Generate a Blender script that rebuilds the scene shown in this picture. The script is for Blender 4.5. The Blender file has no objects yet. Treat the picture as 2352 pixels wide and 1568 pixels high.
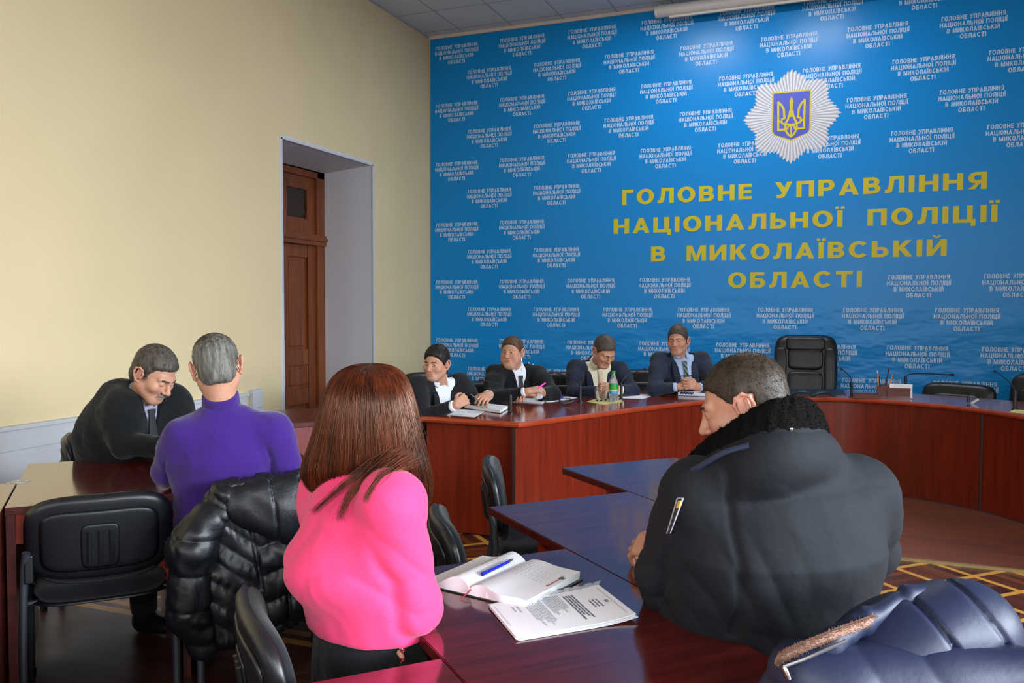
import bpy, bmesh, math, random
import numpy as np
from mathutils import Vector, Matrix
random.seed(7); rng = np.random.default_rng(7)
PI = math.pi
sc = bpy.context.scene
COL = sc.collection

# ------------------------------------------------------------------ camera, light, exposure
FPX = 1944.3; YAW = math.radians(21.77); PIT = math.radians(-2.286); CAMH = 1.46
cam_d = bpy.data.cameras.new('camera'); cam = bpy.data.objects.new('camera', cam_d); COL.objects.link(cam)
cam_d.sensor_width = 36.0; cam_d.lens = 36.0*FPX/2352.0; cam_d.clip_start = .05
cam.location = (0, 0, CAMH); cam.rotation_euler = (PI/2+PIT, math.radians(-0.0756), YAW)
sc.camera = cam
sc.view_settings.view_transform = 'Standard'; sc.view_settings.look = 'None'
sc.view_settings.gamma = 1.0; sc.view_settings.exposure = 0.42; sc.view_settings.use_curve_mapping = False
world = bpy.data.worlds.new('world'); sc.world = world; world.use_nodes = True
wb = world.node_tree.nodes['Background']; wb.inputs[0].default_value = (.62, .72, .85, 1); wb.inputs[1].default_value = .3

def area(name, loc, target, sx, sy, power, color, spread=PI):
    l = bpy.data.lights.new(name, 'AREA'); l.shape = 'RECTANGLE'; l.size = sx; l.size_y = sy
    l.energy = power; l.color = color; l.spread = spread
    o = bpy.data.objects.new(name, l); COL.objects.link(o); o.location = loc
    o.rotation_euler = (Vector(target)-Vector(loc)).to_track_quat('-Z', 'Y').to_euler()
    return o
DAY = (.80, .90, 1.0)
for yy in (-2.2, .4, 3.0):                                    # daylight in the windows of the right wall
    area('window_and_fill_light', (4.85, yy, 2.1), (0, yy, -.8), 2.4, 1.5, 255, DAY, math.radians(106))
for xx in (-2.7, 0.2, 2.8):                                   # added daylight-coloured fill from the rear wall, no windows known there
    area('window_and_fill_light', (xx, -3.9, 2.2), (xx, 0, 1.3), 1.5, 2.3, 46, DAY, math.radians(140))
area('camera_flash', (.05, -.02, 1.64), (-.55, 2.6, 1.05), .09, .05, 6.0, (1.0, .94, .86), math.radians(130))

# ------------------------------------------------------------------ pixel -> point helpers (measuring only)
_f = Vector((-math.sin(YAW)*math.cos(PIT), math.cos(YAW)*math.cos(PIT), math.sin(PIT)))
_r = Vector((math.cos(YAW), math.sin(YAW), 0)); _u = _r.cross(_f)
def W(px, py, d):
    p = _f*d + _r*((px-1176)/FPX*d) + _u*((784-py)/FPX*d)
    return np.array((p.x, p.y, p.z+CAMH))
def atz(px, py, z):
    k = _f + _r*((px-1176)/FPX) + _u*((784-py)/FPX); t = (z-CAMH)/k.z
    return Vector((k.x*t, k.y*t, z))
NA = math.radians(47.0); NV = (math.cos(NA), math.sin(NA)); VV = (math.sin(NA), -math.cos(NA))
def nv(n, v, z=0.0):                                          # desk rows: n across the rows, v along them
    return Vector((NV[0]*n+VV[0]*v, NV[1]*n+VV[1]*v, z))

# ------------------------------------------------------------------ materials
def srgb(r, g, b):
    f = lambda c: (c/255/12.92) if c/255 <= .04045 else ((c/255+.055)/1.055)**2.4
    return (f(r), f(g), f(b), 1)
class NT:
    def __init__(s, m): s.t = m.node_tree; s.n = s.t.nodes; s.b = s.n['Principled BSDF']
    def add(s, ty, **k):
        o = s.n.new(ty)
        for a, v in k.items(): setattr(o, a, v)
        return o
    def link(s, a, b): s.t.links.new(a, b)
    def coords(s, scale=(1, 1, 1), rot=(0, 0, 0), which='Object'):
        tc = s.add('ShaderNodeTexCoord'); mp = s.add('ShaderNodeMapping')
        mp.inputs['Scale'].default_value = scale; mp.inputs['Rotation'].default_value = rot
        s.link(tc.outputs[which], mp.inputs[0]); return mp.outputs[0]
    def noise(s, co, scale, detail=3, rough=.55):
        n = s.add('ShaderNodeTexNoise'); n.inputs['Scale'].default_value = scale
        n.inputs['Detail'].default_value = detail; n.inputs['Roughness'].default_value = rough
        s.link(co, n.inputs['Vector']); return n.outputs['Fac']
    def ramp(s, fac, stops):
        r = s.add('ShaderNodeValToRGB'); e = r.color_ramp.elements
        while len(e) < len(stops): e.new(.5)
        for q, (p, c) in zip(e, stops): q.position = p; q.color = c
        s.link(fac, r.inputs[0]); return r.outputs[0]
    def bump(s, h, strength=.2, dist=.01, prev=None):
        b = s.add('ShaderNodeBump'); b.inputs['Strength'].default_value = strength; b.inputs['Distance'].default_value = dist
        s.link(h, b.inputs['Height'])
        if prev is not None: s.link(prev, b.inputs['Normal'])
        return b.outputs[0]
def mat(name, col, rough=.5, spec=.5, metal=0, coat=0, bump=None, vary=None, sheen=0, **kw):
    m = bpy.data.materials.new(name); m.use_nodes = True; t = NT(m)
    b = t.b; b.inputs['Base Color'].default_value = col; b.inputs['Roughness'].default_value = rough
    b.inputs['Specular IOR Level'].default_value = spec; b.inputs['Metallic'].default_value = metal
    b.inputs['Coat Weight'].default_value = coat; b.inputs['Coat Roughness'].default_value = .12
    if sheen: b.inputs['Sheen Weight'].default_value = sheen; b.inputs['Sheen Roughness'].default_value = .5
    for k, v in kw.items(): b.inputs[k.replace('_', ' ')].default_value = v
    if vary:                                                  # (scale, amount): colour wear
        n = t.noise(t.coords(), vary[0], 4); a = vary[1]
        lo = tuple(c*(1-a) for c in col[:3])+(1,); hi = tuple(min(1, c*(1+a)) for c in col[:3])+(1,)
        t.link(t.ramp(n, [(.3, lo), (.7, hi)]), b.inputs['Base Color'])
    if bump:                                                  # list of (scale, strength, dist)
        prev = None
        for (s_, st, di) in bump:
            sc_ = s_ if isinstance(s_, tuple) else (s_,)*3
            prev = t.bump(t.noise(t.coords(sc_), 1.0, 3), st, di, prev)
        t.link(prev, b.inputs['Normal'])
    return m
def wood(name, dark, light, scale, rough, coat=0, spec=.5):
    m = bpy.data.materials.new(name); m.use_nodes = True; t = NT(m)
    co = t.coords(scale); n1 = t.noise(co, 1.0, 6, .62)
    t.link(t.ramp(n1, [(.28, dark), (.48, tuple((a+b)/2 for a, b in zip(dark, light))), (.72, light)]), t.b.inputs['Base Color'])
    t.b.inputs['Roughness'].default_value = rough; t.b.inputs['Coat Weight'].default_value = coat
    t.b.inputs['Specular IOR Level'].default_value = spec
    t.b.inputs['Coat Roughness'].default_value = .1
    t.link(t.bump(n1, .05, .002), t.b.inputs['Normal'])
    return m
M = {}
M['desk_top'] = wood('mahogany_top', srgb(58, 14, 12), srgb(98, 28, 22), (45, 3, 3), .15, .5)
M['desk_edge'] = wood('mahogany_edge', srgb(62, 14, 12), srgb(92, 26, 20), (30, 3, 3), .3, .2)
M['desk_panel'] = wood('mahogany_panel', srgb(120, 32, 14), srgb(176, 58, 26), (3, 3, 30), .35)
M['far_top'] = wood('cherry_top', srgb(112, 36, 20), srgb(150, 54, 30), (3, 14, 14), .16, .5)
M['far_edge'] = wood('cherry_edge', srgb(140, 48, 22), srgb(170, 64, 30), (4, 4, 30), .3, .2)
M['far_panel'] = wood('cherry_panel', srgb(88, 20, 6), srgb(126, 36, 11), (26, 26, 1.6), .32, .1)
M['seam'] = mat('seam', srgb(50, 18, 14), .6)
M['black_plastic'] = mat('black_plastic', srgb(20, 22, 27), .38, .5, bump=[(900, .12, .001)])
M['grey_tube'] = mat('grey_tube', srgb(48, 52, 60), .42, .5)
M['fabric'] = mat('chair_fabric', srgb(24, 26, 30), .95, .2, bump=[(700, .5, .002)], sheen=.15)
M['leather'] = mat('black_leather', srgb(20, 20, 23), .40, .5, bump=[(240, .12, .002), (14, .25, .01)])
M['chrome'] = mat('chrome', (.7, .7, .72, 1), .2, metal=1)
M['mic'] = mat('mic_black', srgb(22, 23, 27), .5)
M['mic_red'] = mat('mic_red', srgb(150, 30, 34), .5)
M['paper'] = mat('paper', srgb(238, 240, 244), .8, .2)
M['ink'] = mat('ink', srgb(96, 100, 120), .8, .1)
M['ink_red'] = mat('ink_red', srgb(190, 60, 70), .8, .1)

# ------------------------------------------------------------------ mesh building
class MB:
    def __init__(s): s.v = []; s.f = []; s.m = []
    def add(s, vs, fs, mi=0):
        o = len(s.v); s.v += [tuple(map(float, p)) for p in vs]; s.f += [tuple(o+i for i in q) for q in fs]; s.m += [mi]*len(fs); return s
    def box(s, a, b, mi=0, T=None):
        (x0, y0, z0), (x1, y1, z1) = a, b
        vs = [(x0, y0, z0), (x1, y0, z0), (x1, y1, z0), (x0, y1, z0), (x0, y0, z1), (x1, y0, z1), (x1, y1, z1), (x0, y1, z1)]
        if T: vs = [T @ Vector(p) for p in vs]
        return s.add(vs, [(0, 3, 2, 1), (4, 5, 6, 7), (0, 1, 5, 4), (1, 2, 6, 5), (2, 3, 7, 6), (3, 0, 4, 7)], mi)
    def prism(s, poly, z0, z1, mi=0, mtop=None):
        n = len(poly); area2 = sum(poly[i][0]*poly[(i+1) % n][1]-poly[(i+1) % n][0]*poly[i][1] for i in range(n))
        if area2 < 0: poly = poly[::-1]
        vs = [(p[0], p[1], z0) for p in poly]+[(p[0], p[1], z1) for p in poly]
        s.add(vs, [tuple(range(n-1, -1, -1))]+[(i, (i+1) % n, n+(i+1) % n, n+i) for i in range(n)], mi)
        o = len(s.v)-2*n; s.f.append(tuple(o+n+i for i in range(n))); s.m.append(mi if mtop is None else mtop); return s
    def tube(s, pts, r, seg=10, mi=0, flat=None, caps=True):
        pts = [Vector(p) for p in pts]; n = len(pts); rs = r if isinstance(r, (list, tuple, np.ndarray)) else [r]*n
        up = Vector((0, 0, 1)); vs = []; prev = None
        for i, p in enumerate(pts):
            t = (pts[min(i+1, n-1)]-pts[max(i-1, 0)]).normalized()
            if prev is None:
                a = t.cross(up)
                if a.length < .1: a = t.cross(Vector((0, 1, 0)))
                a.normalize()
            else: a = (prev-t*prev.dot(t)).normalized()
            prev = a; b = t.cross(a)
            k = flat or 1
            for j in range(seg):
                w = 2*PI*j/seg; vs.append(p+a*(math.cos(w)*rs[i])+b*(math.sin(w)*rs[i]*k))
        fs = [(i*seg+j, i*seg+(j+1) % seg, (i+1)*seg+(j+1) % seg, (i+1)*seg+j) for i in range(n-1) for j in range(seg)]
        if caps: fs += [tuple(range(seg-1, -1, -1)), tuple((n-1)*seg+j for j in range(seg))]
        return s.add(vs, fs, mi)
    def lathe(s, prof, seg=24, mi=0, c=(0, 0, 0)):
        n = len(prof); vs = []
        for (r, z) in prof:
            for j in range(seg): w = 2*PI*j/seg; vs.append((c[0]+r*math.cos(w), c[1]+r*math.sin(w), c[2]+z))
        fs = [(i*seg+j, i*seg+(j+1) % seg, (i+1)*seg+(j+1) % seg, (i+1)*seg+j) for i in range(n-1) for j in range(seg)]
        fs += [tuple(range(seg-1, -1, -1)), tuple((n-1)*seg+j for j in range(seg))]
        return s.add(vs, fs, mi)
    def pillow(s, w, h, t, T=None, n=4.0, edge=6.0, bend=0, rings=9, seg=56, mi=0, flat_back=False, bow=0):
        vs = []; fs = []
        for side in (1, -1):
            for k in range(rings+1):
                rr = (k/rings)**.6
                for j in range(seg):
                    a = 2*PI*j/seg; c, q = math.cos(a), math.sin(a)
                    x = math.copysign(abs(c)**(2/n), c)*w/2*rr; z = math.copysign(abs(q)**(2/n), q)*h/2*rr
                    th = t/2*max(0, 1-rr**edge)**.5
                    y = side*th
                    if flat_back and side < 0: y = -t*.15*max(0, 1-rr**edge)**.5
                    vs.append((x, y+bend*x*x+bow*z*z, z))
        for sd in (0, 1):
            o = sd*(rings+1)*seg
            for k in range(rings):
                for j in range(seg):
                    q = (o+k*seg+j, o+k*seg+(j+1) % seg, o+(k+1)*seg+(j+1) % seg, o+(k+1)*seg+j)
                    fs.append(q[::-1] if sd == 1 else q)
        if T is not None: vs = [T @ Vector(p) for p in vs]
        return s.add(vs, fs, mi)
    def build(s, name, mats, parent=None, smooth=False, bevel=0, T=None):
        me = bpy.data.meshes.new(name); me.from_pydata(s.v, [], s.f)
        mats = mats if isinstance(mats, (list, tuple)) else [mats]
        for m in mats: me.materials.append(m)
        if len(mats) > 1: me.polygons.foreach_set('material_index', s.m)
        bm = bmesh.new(); bm.from_mesh(me); bmesh.ops.remove_doubles(bm, verts=bm.verts, dist=1e-6)
        bmesh.ops.recalc_face_normals(bm, faces=bm.faces); bm.to_mesh(me); bm.free()
        if smooth:
            me.polygons.foreach_set('use_smooth', [True]*len(me.polygons))
            if smooth != 'all': me.set_sharp_from_angle(angle=math.radians(smooth if smooth is not True else 40))
        o = bpy.data.objects.new(name, me); COL.objects.link(o)
        if parent: o.parent = parent
        if T is not None: o.matrix_local = T
        if bevel:
            b = o.modifiers.new('bevel', 'BEVEL'); b.width = bevel; b.segments = 2; b.limit_method = 'ANGLE'
        return o
def tag(o, label=None, cat=None, group=None, kind=None):
    if label: o['label'] = label
    if cat: o['category'] = cat
    if group: o['group'] = group
    if kind: o['kind'] = kind
    return o
def thing(name, label, cat, loc=(0, 0, 0), rz=0, group=None):
    o = bpy.data.objects.new(name, None); COL.objects.link(o); o.empty_display_size = .1
    o.location = loc; o.rotation_euler = (0, 0, rz); return tag(o, label, cat, group)
def dup(root, loc, rz, label, group=None):
    r = root.copy(); COL.objects.link(r); r.location = loc; r.rotation_euler = (0, 0, rz); tag(r, label, None, group)
    for ch in list(root.children):
        c = ch.copy(); COL.objects.link(c); c.parent = r
        for g in list(ch.children):
            d = g.copy(); COL.objects.link(d); d.parent = c
    return r
def bez(p0, p1, p2, p3, n=12):
    p0, p1, p2, p3 = map(Vector, (p0, p1, p2, p3))
    return [p0*(1-t)**3+p1*3*t*(1-t)**2+p2*3*t*t*(1-t)+p3*t**3 for t in [i/(n-1) for i in range(n)]]
# ------------------------------------------------------------------ the room
XL, YB, ZC, XR, YF = -4.60, 8.92, 4.60, 5.0, -4.0
def struct(o): o['kind'] = 'structure'; return o
def wall_mat():
    m = bpy.data.materials.new('cream_wallpaper'); m.use_nodes = True; t = NT(m)
    co = t.coords(); n = t.noise(co, .9, 3)
    t.link(t.ramp(n, [(.3, (.70, .57, .335, 1)), (.7, (.75, .61, .365, 1))]), t.b.inputs['Base Color'])
    t.b.inputs['Roughness'].default_value = .8; t.b.inputs['Specular IOR Level'].default_value = .25
    b1 = t.bump(t.noise(co, 22, 5, .6), .35, .006); t.link(t.bump(t.noise(co, 90, 3), .2, .003, b1), t.b.inputs['Normal'])
    return m
M['wall'] = wall_mat()
M['white_paint'] = mat('white_paint', (.56, .57, .60, 1), .6, .3, bump=[(14, .1, .004)])
M['reveal'] = mat('grey_reveal', (.64, .63, .66, 1), .65, .3)
M['back_wall'] = mat('back_wall', (.62, .55, .40, 1), .8)
DY0, DY1, DZ, DEP = 6.13, 7.63, 2.925, .62
w = MB()
w.box((XL-.2, YF, 0), (XL, DY0, ZC)); w.box((XL-.2, DY1, 0), (XL, YB, ZC)); w.box((XL-.2, DY0, DZ), (XL, DY1, ZC))
struct(w.build('wall_left', M['wall']))
r = MB(); D2 = .52                                            # splayed white door reveal
def reveal():
    x0, x1 = XL+.002, XL-DEP
    a, b = DY0+.0, DY1-.0; ai, bi = DY0+.02, DY1-.02; zi = DZ-.06
    th = .03
    r.add([(x0, b, 0), (x1, bi, 0), (x1, bi, zi), (x0, b, DZ), (x0, b+th, 0), (x1, bi+th, 0), (x1, bi+th, zi+th), (x0, b+th, DZ+th)],
          [(0, 3, 2, 1), (4, 5, 6, 7), (0, 1, 5, 4), (1, 2, 6, 5), (2, 3, 7, 6), (3, 0, 4, 7)])
    r.add([(x0, a, 0), (x1, ai, 0), (x1, ai, zi), (x0, a, DZ), (x0, a-th, 0), (x1, ai-th, 0), (x1, ai-th, zi+th), (x0, a-th, DZ+th)],
          [(0, 1, 2, 3), (4, 7, 6, 5), (0, 4, 5, 1), (1, 5, 6, 2), (2, 6, 7, 3), (3, 7, 4, 0)])
    r.add([(x0, a, DZ), (x1, ai, zi), (x1, bi, zi), (x0, b, DZ), (x0, a, DZ+th), (x1, ai, zi+th), (x1, bi, zi+th), (x0, b, DZ+th)],
          [(0, 3, 2, 1), (4, 5, 6, 7), (0, 1, 5, 4), (1, 2, 6, 5), (2, 3, 7, 6), (3, 0, 4, 7)])
reveal()
struct(r.build('trim_1', M['reveal']))
e = MB()                                                      # white corner bead around the opening
e.box((XL-.004, DY0-.012, 0), (XL+.006, DY0+.006, DZ+.006)); e.box((XL-.004, DY1-.006, 0), (XL+.006, DY1+.012, DZ+.006)); e.box((XL-.004, DY0-.012, DZ-.006), (XL+.006, DY1+.012, DZ+.012))
struct(e.build('trim_2', M['white_paint']))
# old panelled door with a transom at the back of the reveal
M['door_wood'] = wood('door_wood', srgb(92, 42, 18), srgb(138, 72, 30), (14, 14, 1.3), .4, .1)
M['door_dark'] = wood('door_dark', srgb(50, 22, 10), srgb(76, 36, 16), (14, 14, 1.3), .4)
M['dark_glass'] = mat('dark_glass', srgb(46, 32, 24), .15, .5)
xd = XL-DEP; d0, d1 = DY0+.02, DY1-.02; zt = DZ-.06; zbar = 2.16
def on_x(mb, y0, y1, z0, z1, xa, xb, mi=0): mb.box((xa, y0, z0), (xb, y1, z1), mi)
dr = MB(); f_ = .13
on_x(dr, d0, d0+f_, 0, zt, xd-.04, xd+.05); on_x(dr, d1-f_, d1, 0, zt, xd-.04, xd+.05); on_x(dr, d0, d1, zt-.07, zt, xd-.04, xd+.05)
on_x(dr, d0, d1, zbar-.06, zbar+.05, xd-.04, xd+.075); on_x(dr, d0, d1, zbar-.015, zbar+.02, xd-.04, xd+.095)
door = struct(dr.build('door_1', M['door_wood'], bevel=.008))
def leaf(y0, y1, z0, z1, name, panels, glass=False):
    m = MB(); st = .13; x0, x1 = xd-.03, xd+.015
    on_x(m, y0, y0+st, z0, z1, x0, x1); on_x(m, y1-st, y1, z0, z1, x0, x1)
    zs = [z0]+panels+[z1]
    for k, zz in enumerate(zs):
        lo = max(z0, zz-.08); hi = min(z1, zz+.08)
        if k == 0: hi = z0+.16
        if k == len(zs)-1: lo = z1-.13
        on_x(m, y0+st, y1-st, lo, hi, x0, x1)
    o = m.build(name, M['door_wood'], door, bevel=.006)
    q = MB(); on_x(q, y0+st-.01, y1-st+.01, z0+.1, z1-.1, x0+.004, x1-.022)
    q.build('transom_pane' if glass else 'door_panel', M['dark_glass'] if glass else M['door_wood'], o)
    if not glass:
        q = MB()
        for k in range(len(zs)-1):
            a = zs[k]+(.16 if k == 0 else .08)+.035; b = zs[k+1]-(.13 if k == len(zs)-2 else .08)-.035
            on_x(q, y0+st+.035, y1-st-.035, a, b, x0+.01, x1-.010)
        q.build('raised_panel', M['door_wood'], o, bevel=.012)
ym = (d0+d1)/2
leaf(d0+f_, ym, 0.01, zbar-.06, 'door_leaf', [.55, .95]); leaf(ym+.004, d1-f_, .01, zbar-.06, 'door_leaf', [.55, .95])
leaf(d0+f_, ym, zbar+.05, zt-.07, 'transom_sash', [], True); leaf(ym+.004, d1-f_, zbar+.05, zt-.07, 'transom_sash', [], True)
# white boarded dado along the left wall
da = MB()
for (z0, z1) in ((0, .36), (.372, .60), (.612, .735)): da.box((XL+.002, YF+.01, z0), (XL+.035, 5.60, z1))
da.box((XL+.002, YF+.01, 0), (XL+.028, 5.60, .735)); da.box((XL+.002, YF+.01, .735), (XL+.05, 5.62, .76))
struct(da.build('baseboard_left', M['white_paint'], bevel=.004))
sw = MB(); sw.box((XL+.002, 5.66, .60), (XL+.05, 5.78, .78)); sw.box((XL+.05, 5.675, .63), (XL+.056, 5.765, .75))
tag(sw.build('cable_box', M['white_paint'], bevel=.005), 'small white junction box at the end of the white dado boards', 'junction box')
w = MB(); w.box((XL-.2, YB, 0), (XR+.2, YB+.2, ZC)); struct(w.build('wall_back', M['back_wall']))
w = MB(); w.box((XL-.2, YF-.2, 0), (XR+.2, YF, ZC)); struct(w.build('wall_front', M['wall']))
w = MB(); w.box((XR, YF, 0), (XR+.2, YB, ZC)); struct(w.build('wall_right', M['wall']))
# suspended ceiling with 600 mm tiles
def ceil_mat():
    m = bpy.data.materials.new('ceiling_tiles'); m.use_nodes = True; t = NT(m)
    co = t.coords(which='Object'); mp = t.n[-1] if False else None
    br = t.add('ShaderNodeTexBrick'); br.offset = 0; br.squash = 1
    br.inputs['Color1'].default_value = (.66, .66, .66, 1); br.inputs['Color2'].default_value = (.63, .635, .64, 1); br.inputs['Mortar'].default_value = (.42, .43, .45, 1)
    br.inputs['Scale'].default_value = 1; br.inputs['Brick Width'].default_value = .6; br.inputs['Row Height'].default_value = .6; br.inputs['Mortar Size'].default_value = .012; br.inputs['Mortar Smooth'].default_value = .1
    t.link(co, br.inputs['Vector']); t.link(br.outputs['Color'], t.b.inputs['Base Color']); t.b.inputs['Roughness'].default_value = .9
    b1 = t.bump(br.outputs['Fac'], .4, -.004); t.link(t.bump(t.noise(co, 160, 2), .25, .002, b1), t.b.inputs['Normal'])
    return m
c = MB(); c.box((XL-.2+4.15, YF-.2-8.75, 0), (XR+.2+4.15, YB+.2-8.75, .1))
co = c.build('ceiling', ceil_mat()); co.location = (-4.15, 8.75, ZC); struct(co)
tr = MB(); tr.box((XL, YB-.03, ZC-.035), (XR, YB, ZC-.0)); struct(tr.build('trim_3', mat('cornice', (.62, .56, .52, 1), .6)))
tr = MB(); tr.box((XL, YF, ZC-.02), (XL+.012, YB, ZC)); struct(tr.build('trim_4', mat('ceiling_angle', (.42, .42, .44, 1), .6)))
# parquet: dark boards crossed by a lattice of pale strips
def parquet():
    m = bpy.data.materials.new('parquet'); m.use_nodes = True; t = NT(m)
    tc = t.add('ShaderNodeTexCoord'); mp = t.add('ShaderNodeMapping'); mp.inputs['Rotation'].default_value = (0, 0, math.radians(PQ_ROT)); mp.inputs['Location'].default_value = PQ_LOC
    t.link(tc.outputs['Object'], mp.inputs[0])
    sp = t.add('ShaderNodeSeparateXYZ'); t.link(mp.outputs[0], sp.inputs[0])
    def mth(op, a, b=None, c=None):
        n = t.add('ShaderNodeMath', operation=op)
        for i, q in enumerate((a, b, c)):
            if q is None: continue
            if hasattr(q, 'node'): t.link(q, n.inputs[i])
            else: n.inputs[i].default_value = q
        return n.outputs[0]
    P, Wd = PQ_P, PQ_W
    def strip(ax):
        u = mth('MODULO', mth('ADD', sp.outputs[ax], 100*P), P); return mth('LESS_THAN', u, Wd)
    st = mth('MAXIMUM', strip(0), strip(1))
    cx = mth('FLOOR', mth('DIVIDE', sp.outputs[0], P)); cy = mth('FLOOR', mth('DIVIDE', sp.outputs[1], P))
    par = mth('MODULO', mth('ABSOLUTE', mth('ADD', cx, cy)), 2.0)
    bd = .048
    u = mth('MULTIPLY_ADD', par, mth('SUBTRACT', sp.outputs[1], sp.outputs[0]), sp.outputs[0])     # boards turn in alternate squares
    bi = mth('FLOOR', mth('DIVIDE', u, bd))
    cmb = t.add('ShaderNodeCombineXYZ'); t.link(bi, cmb.inputs[0]); t.link(cx, cmb.inputs[1]); t.link(cy, cmb.inputs[2])
    wn = t.add('ShaderNodeTexWhiteNoise', noise_dimensions='3D'); t.link(cmb.outputs[0], wn.inputs[0])
    gap = mth('LESS_THAN', mth('MODULO', mth('ADD', u, 48.0), bd), .0014)
    base = t.ramp(wn.outputs['Value'], [(.0, srgb(52, 24, 16)), (.45, srgb(80, 36, 18)), (.8, srgb(110, 54, 22)), (1, srgb(66, 32, 24))])
    gr = t.noise(t.coords((6, 60, 1), (0, 0, math.radians(PQ_ROT))), 1, 4)
    yel = t.ramp(gr, [(.3, srgb(176, 120, 44)), (.7, srgb(202, 146, 62))])
    mix = t.add('ShaderNodeMix', data_type='RGBA'); t.link(st, mix.inputs[0]); t.link(base, mix.inputs[6]); t.link(yel, mix.inputs[7])
    mix2 = t.add('ShaderNodeMix', data_type='RGBA'); t.link(mth('MULTIPLY', gap, mth('SUBTRACT', 1.0, st)), mix2.inputs[0]); t.link(mix.outputs[2], mix2.inputs[6]); mix2.inputs[7].default_value = srgb(40, 22, 16)
    ob = t.add('ShaderNodeSeparateXYZ'); t.link(tc.outputs['Object'], ob.inputs[0])          # plain boarded field with a double border
    def inside(x0, y1): return mth('MULTIPLY', mth('GREATER_THAN', ob.outputs[0], x0), mth('LESS_THAN', ob.outputs[1], y1))
    br = t.add('ShaderNodeTexBrick'); br.offset = .5
    for k, v in (('Scale', 1), ('Brick Width', .36), ('Row Height', .062), ('Mortar Size', .0009), ('Bias', .0)): br.inputs[k].default_value = v
    br.inputs['Color1'].default_value = srgb(78, 40, 26); br.inputs['Color2'].default_value = srgb(54, 28, 20); br.inputs['Mortar'].default_value = srgb(112, 78, 56)
    t.link(t.coords((1, 1, 1), (0, 0, math.radians(-8))), br.inputs['Vector'])
    col = mix2.outputs[2]
    for x0, y1, c in ((-3.76, 3.15, yel), (-3.71, 3.10, base), (-3.67, 3.06, yel), (-3.62, 3.01, br.outputs['Color'])):
        mx = t.add('ShaderNodeMix', data_type='RGBA'); t.link(inside(x0, y1), mx.inputs[0]); t.link(col, mx.inputs[6]); t.link(c, mx.inputs[7]); col = mx.outputs[2]
    t.link(col, t.b.inputs['Base Color'])
    sc_ = t.noise(t.coords((2, 2, 2)), 2.0, 4)
    rr = t.add('ShaderNodeMapRange'); rr.inputs[3].default_value = .25; rr.inputs[4].default_value = .5; t.link(sc_, rr.inputs[0]); t.link(rr.outputs[0], t.b.inputs['Roughness'])
    t.link(t.bump(gr, .06, .002), t.b.inputs['Normal'])
    return m
PQ_ROT, PQ_LOC, PQ_P, PQ_W = -45.0, (-.2495, -.1575, 0), .275, .034
fl = MB(); fl.box((XL-.8, YF-.2, -.1), (XR+.2, YB+.2, 0)); struct(fl.build('floor', parquet()))
# laminate laid inside the horseshoe
def laminate():
    m = bpy.data.materials.new('laminate'); m.use_nodes = True; t = NT(m)
    br = t.add('ShaderNodeTexBrick'); br.offset = .37
    for k, v in (('Scale', 1), ('Brick Width', .45), ('Row Height', .065), ('Mortar Size', .0006), ('Bias', 0)): br.inputs[k].default_value = v
    br.inputs['Color1'].default_value = srgb(128, 70, 50); br.inputs['Color2'].default_value = srgb(106, 58, 44); br.inputs['Mortar'].default_value = srgb(80, 44, 34)
    t.link(t.coords(), br.inputs['Vector'])
    n = t.noise(t.coords((3, 40, 1)), 1, 4)
    mx = t.add('ShaderNodeMix', data_type='RGBA', blend_type='MULTIPLY'); mx.inputs[0].default_value = .5
    t.link(br.outputs['Color'], mx.inputs[6]); t.link(t.ramp(n, [(.3, (.75, .72, .7, 1)), (.7, (1, 1, 1, 1))]), mx.inputs[7])
    t.link(mx.outputs[2], t.b.inputs['Base Color']); t.b.inputs['Roughness'].default_value = .42
    return m
la = MB(); la.prism([(-1.62, 5.36), (1.62, 5.36), (1.5, 5.9), (1.15, 6.55), (.62, 7.05), (0, 7.25), (-.62, 7.05), (-1.15, 6.55), (-1.5, 5.9)], .0, .012)
struct(la.build('floor_laminate', laminate()))
tr = MB(); tr.box((-1.62, 5.335, 0), (1.62, 5.36, .016)); struct(tr.build('trim_5', mat('brass_strip', srgb(150, 128, 84), .4, metal=.4)))

# two lit ceiling panels just above the banner, outside the frame
LAMP = bpy.data.materials.new('lamp_diffuser'); LAMP.use_nodes = True
_e = LAMP.node_tree.nodes['Principled BSDF']; _e.inputs['Emission Color'].default_value = (.85, .92, 1, 1); _e.inputs['Emission Strength'].default_value = 30.0; _e.inputs['Base Color'].default_value = (.8, .8, .8, 1)
for x in (-1.55, -.35):
    t = thing('ceiling_light', 'square ceiling light panel ' + ('left' if x < -1 else 'right') + ' of the two above the banner', 'ceiling light', (x, 7.45, ZC-.03), 0, 'ceiling light panels')
    m = MB(); m.box((-.30, -.30, 0), (.30, -.275, .028)); m.box((-.30, .275, 0), (.30, .30, .028)); m.box((-.30, -.275, 0), (-.275, .275, .028)); m.box((.275, -.275, 0), (.30, .275, .028)); m.build('frame', M['white_paint'], t)
    m = MB(); m.box((-.274, -.274, .006), (.274, .274, .02)); m.build('diffuser', LAMP, t)
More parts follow.
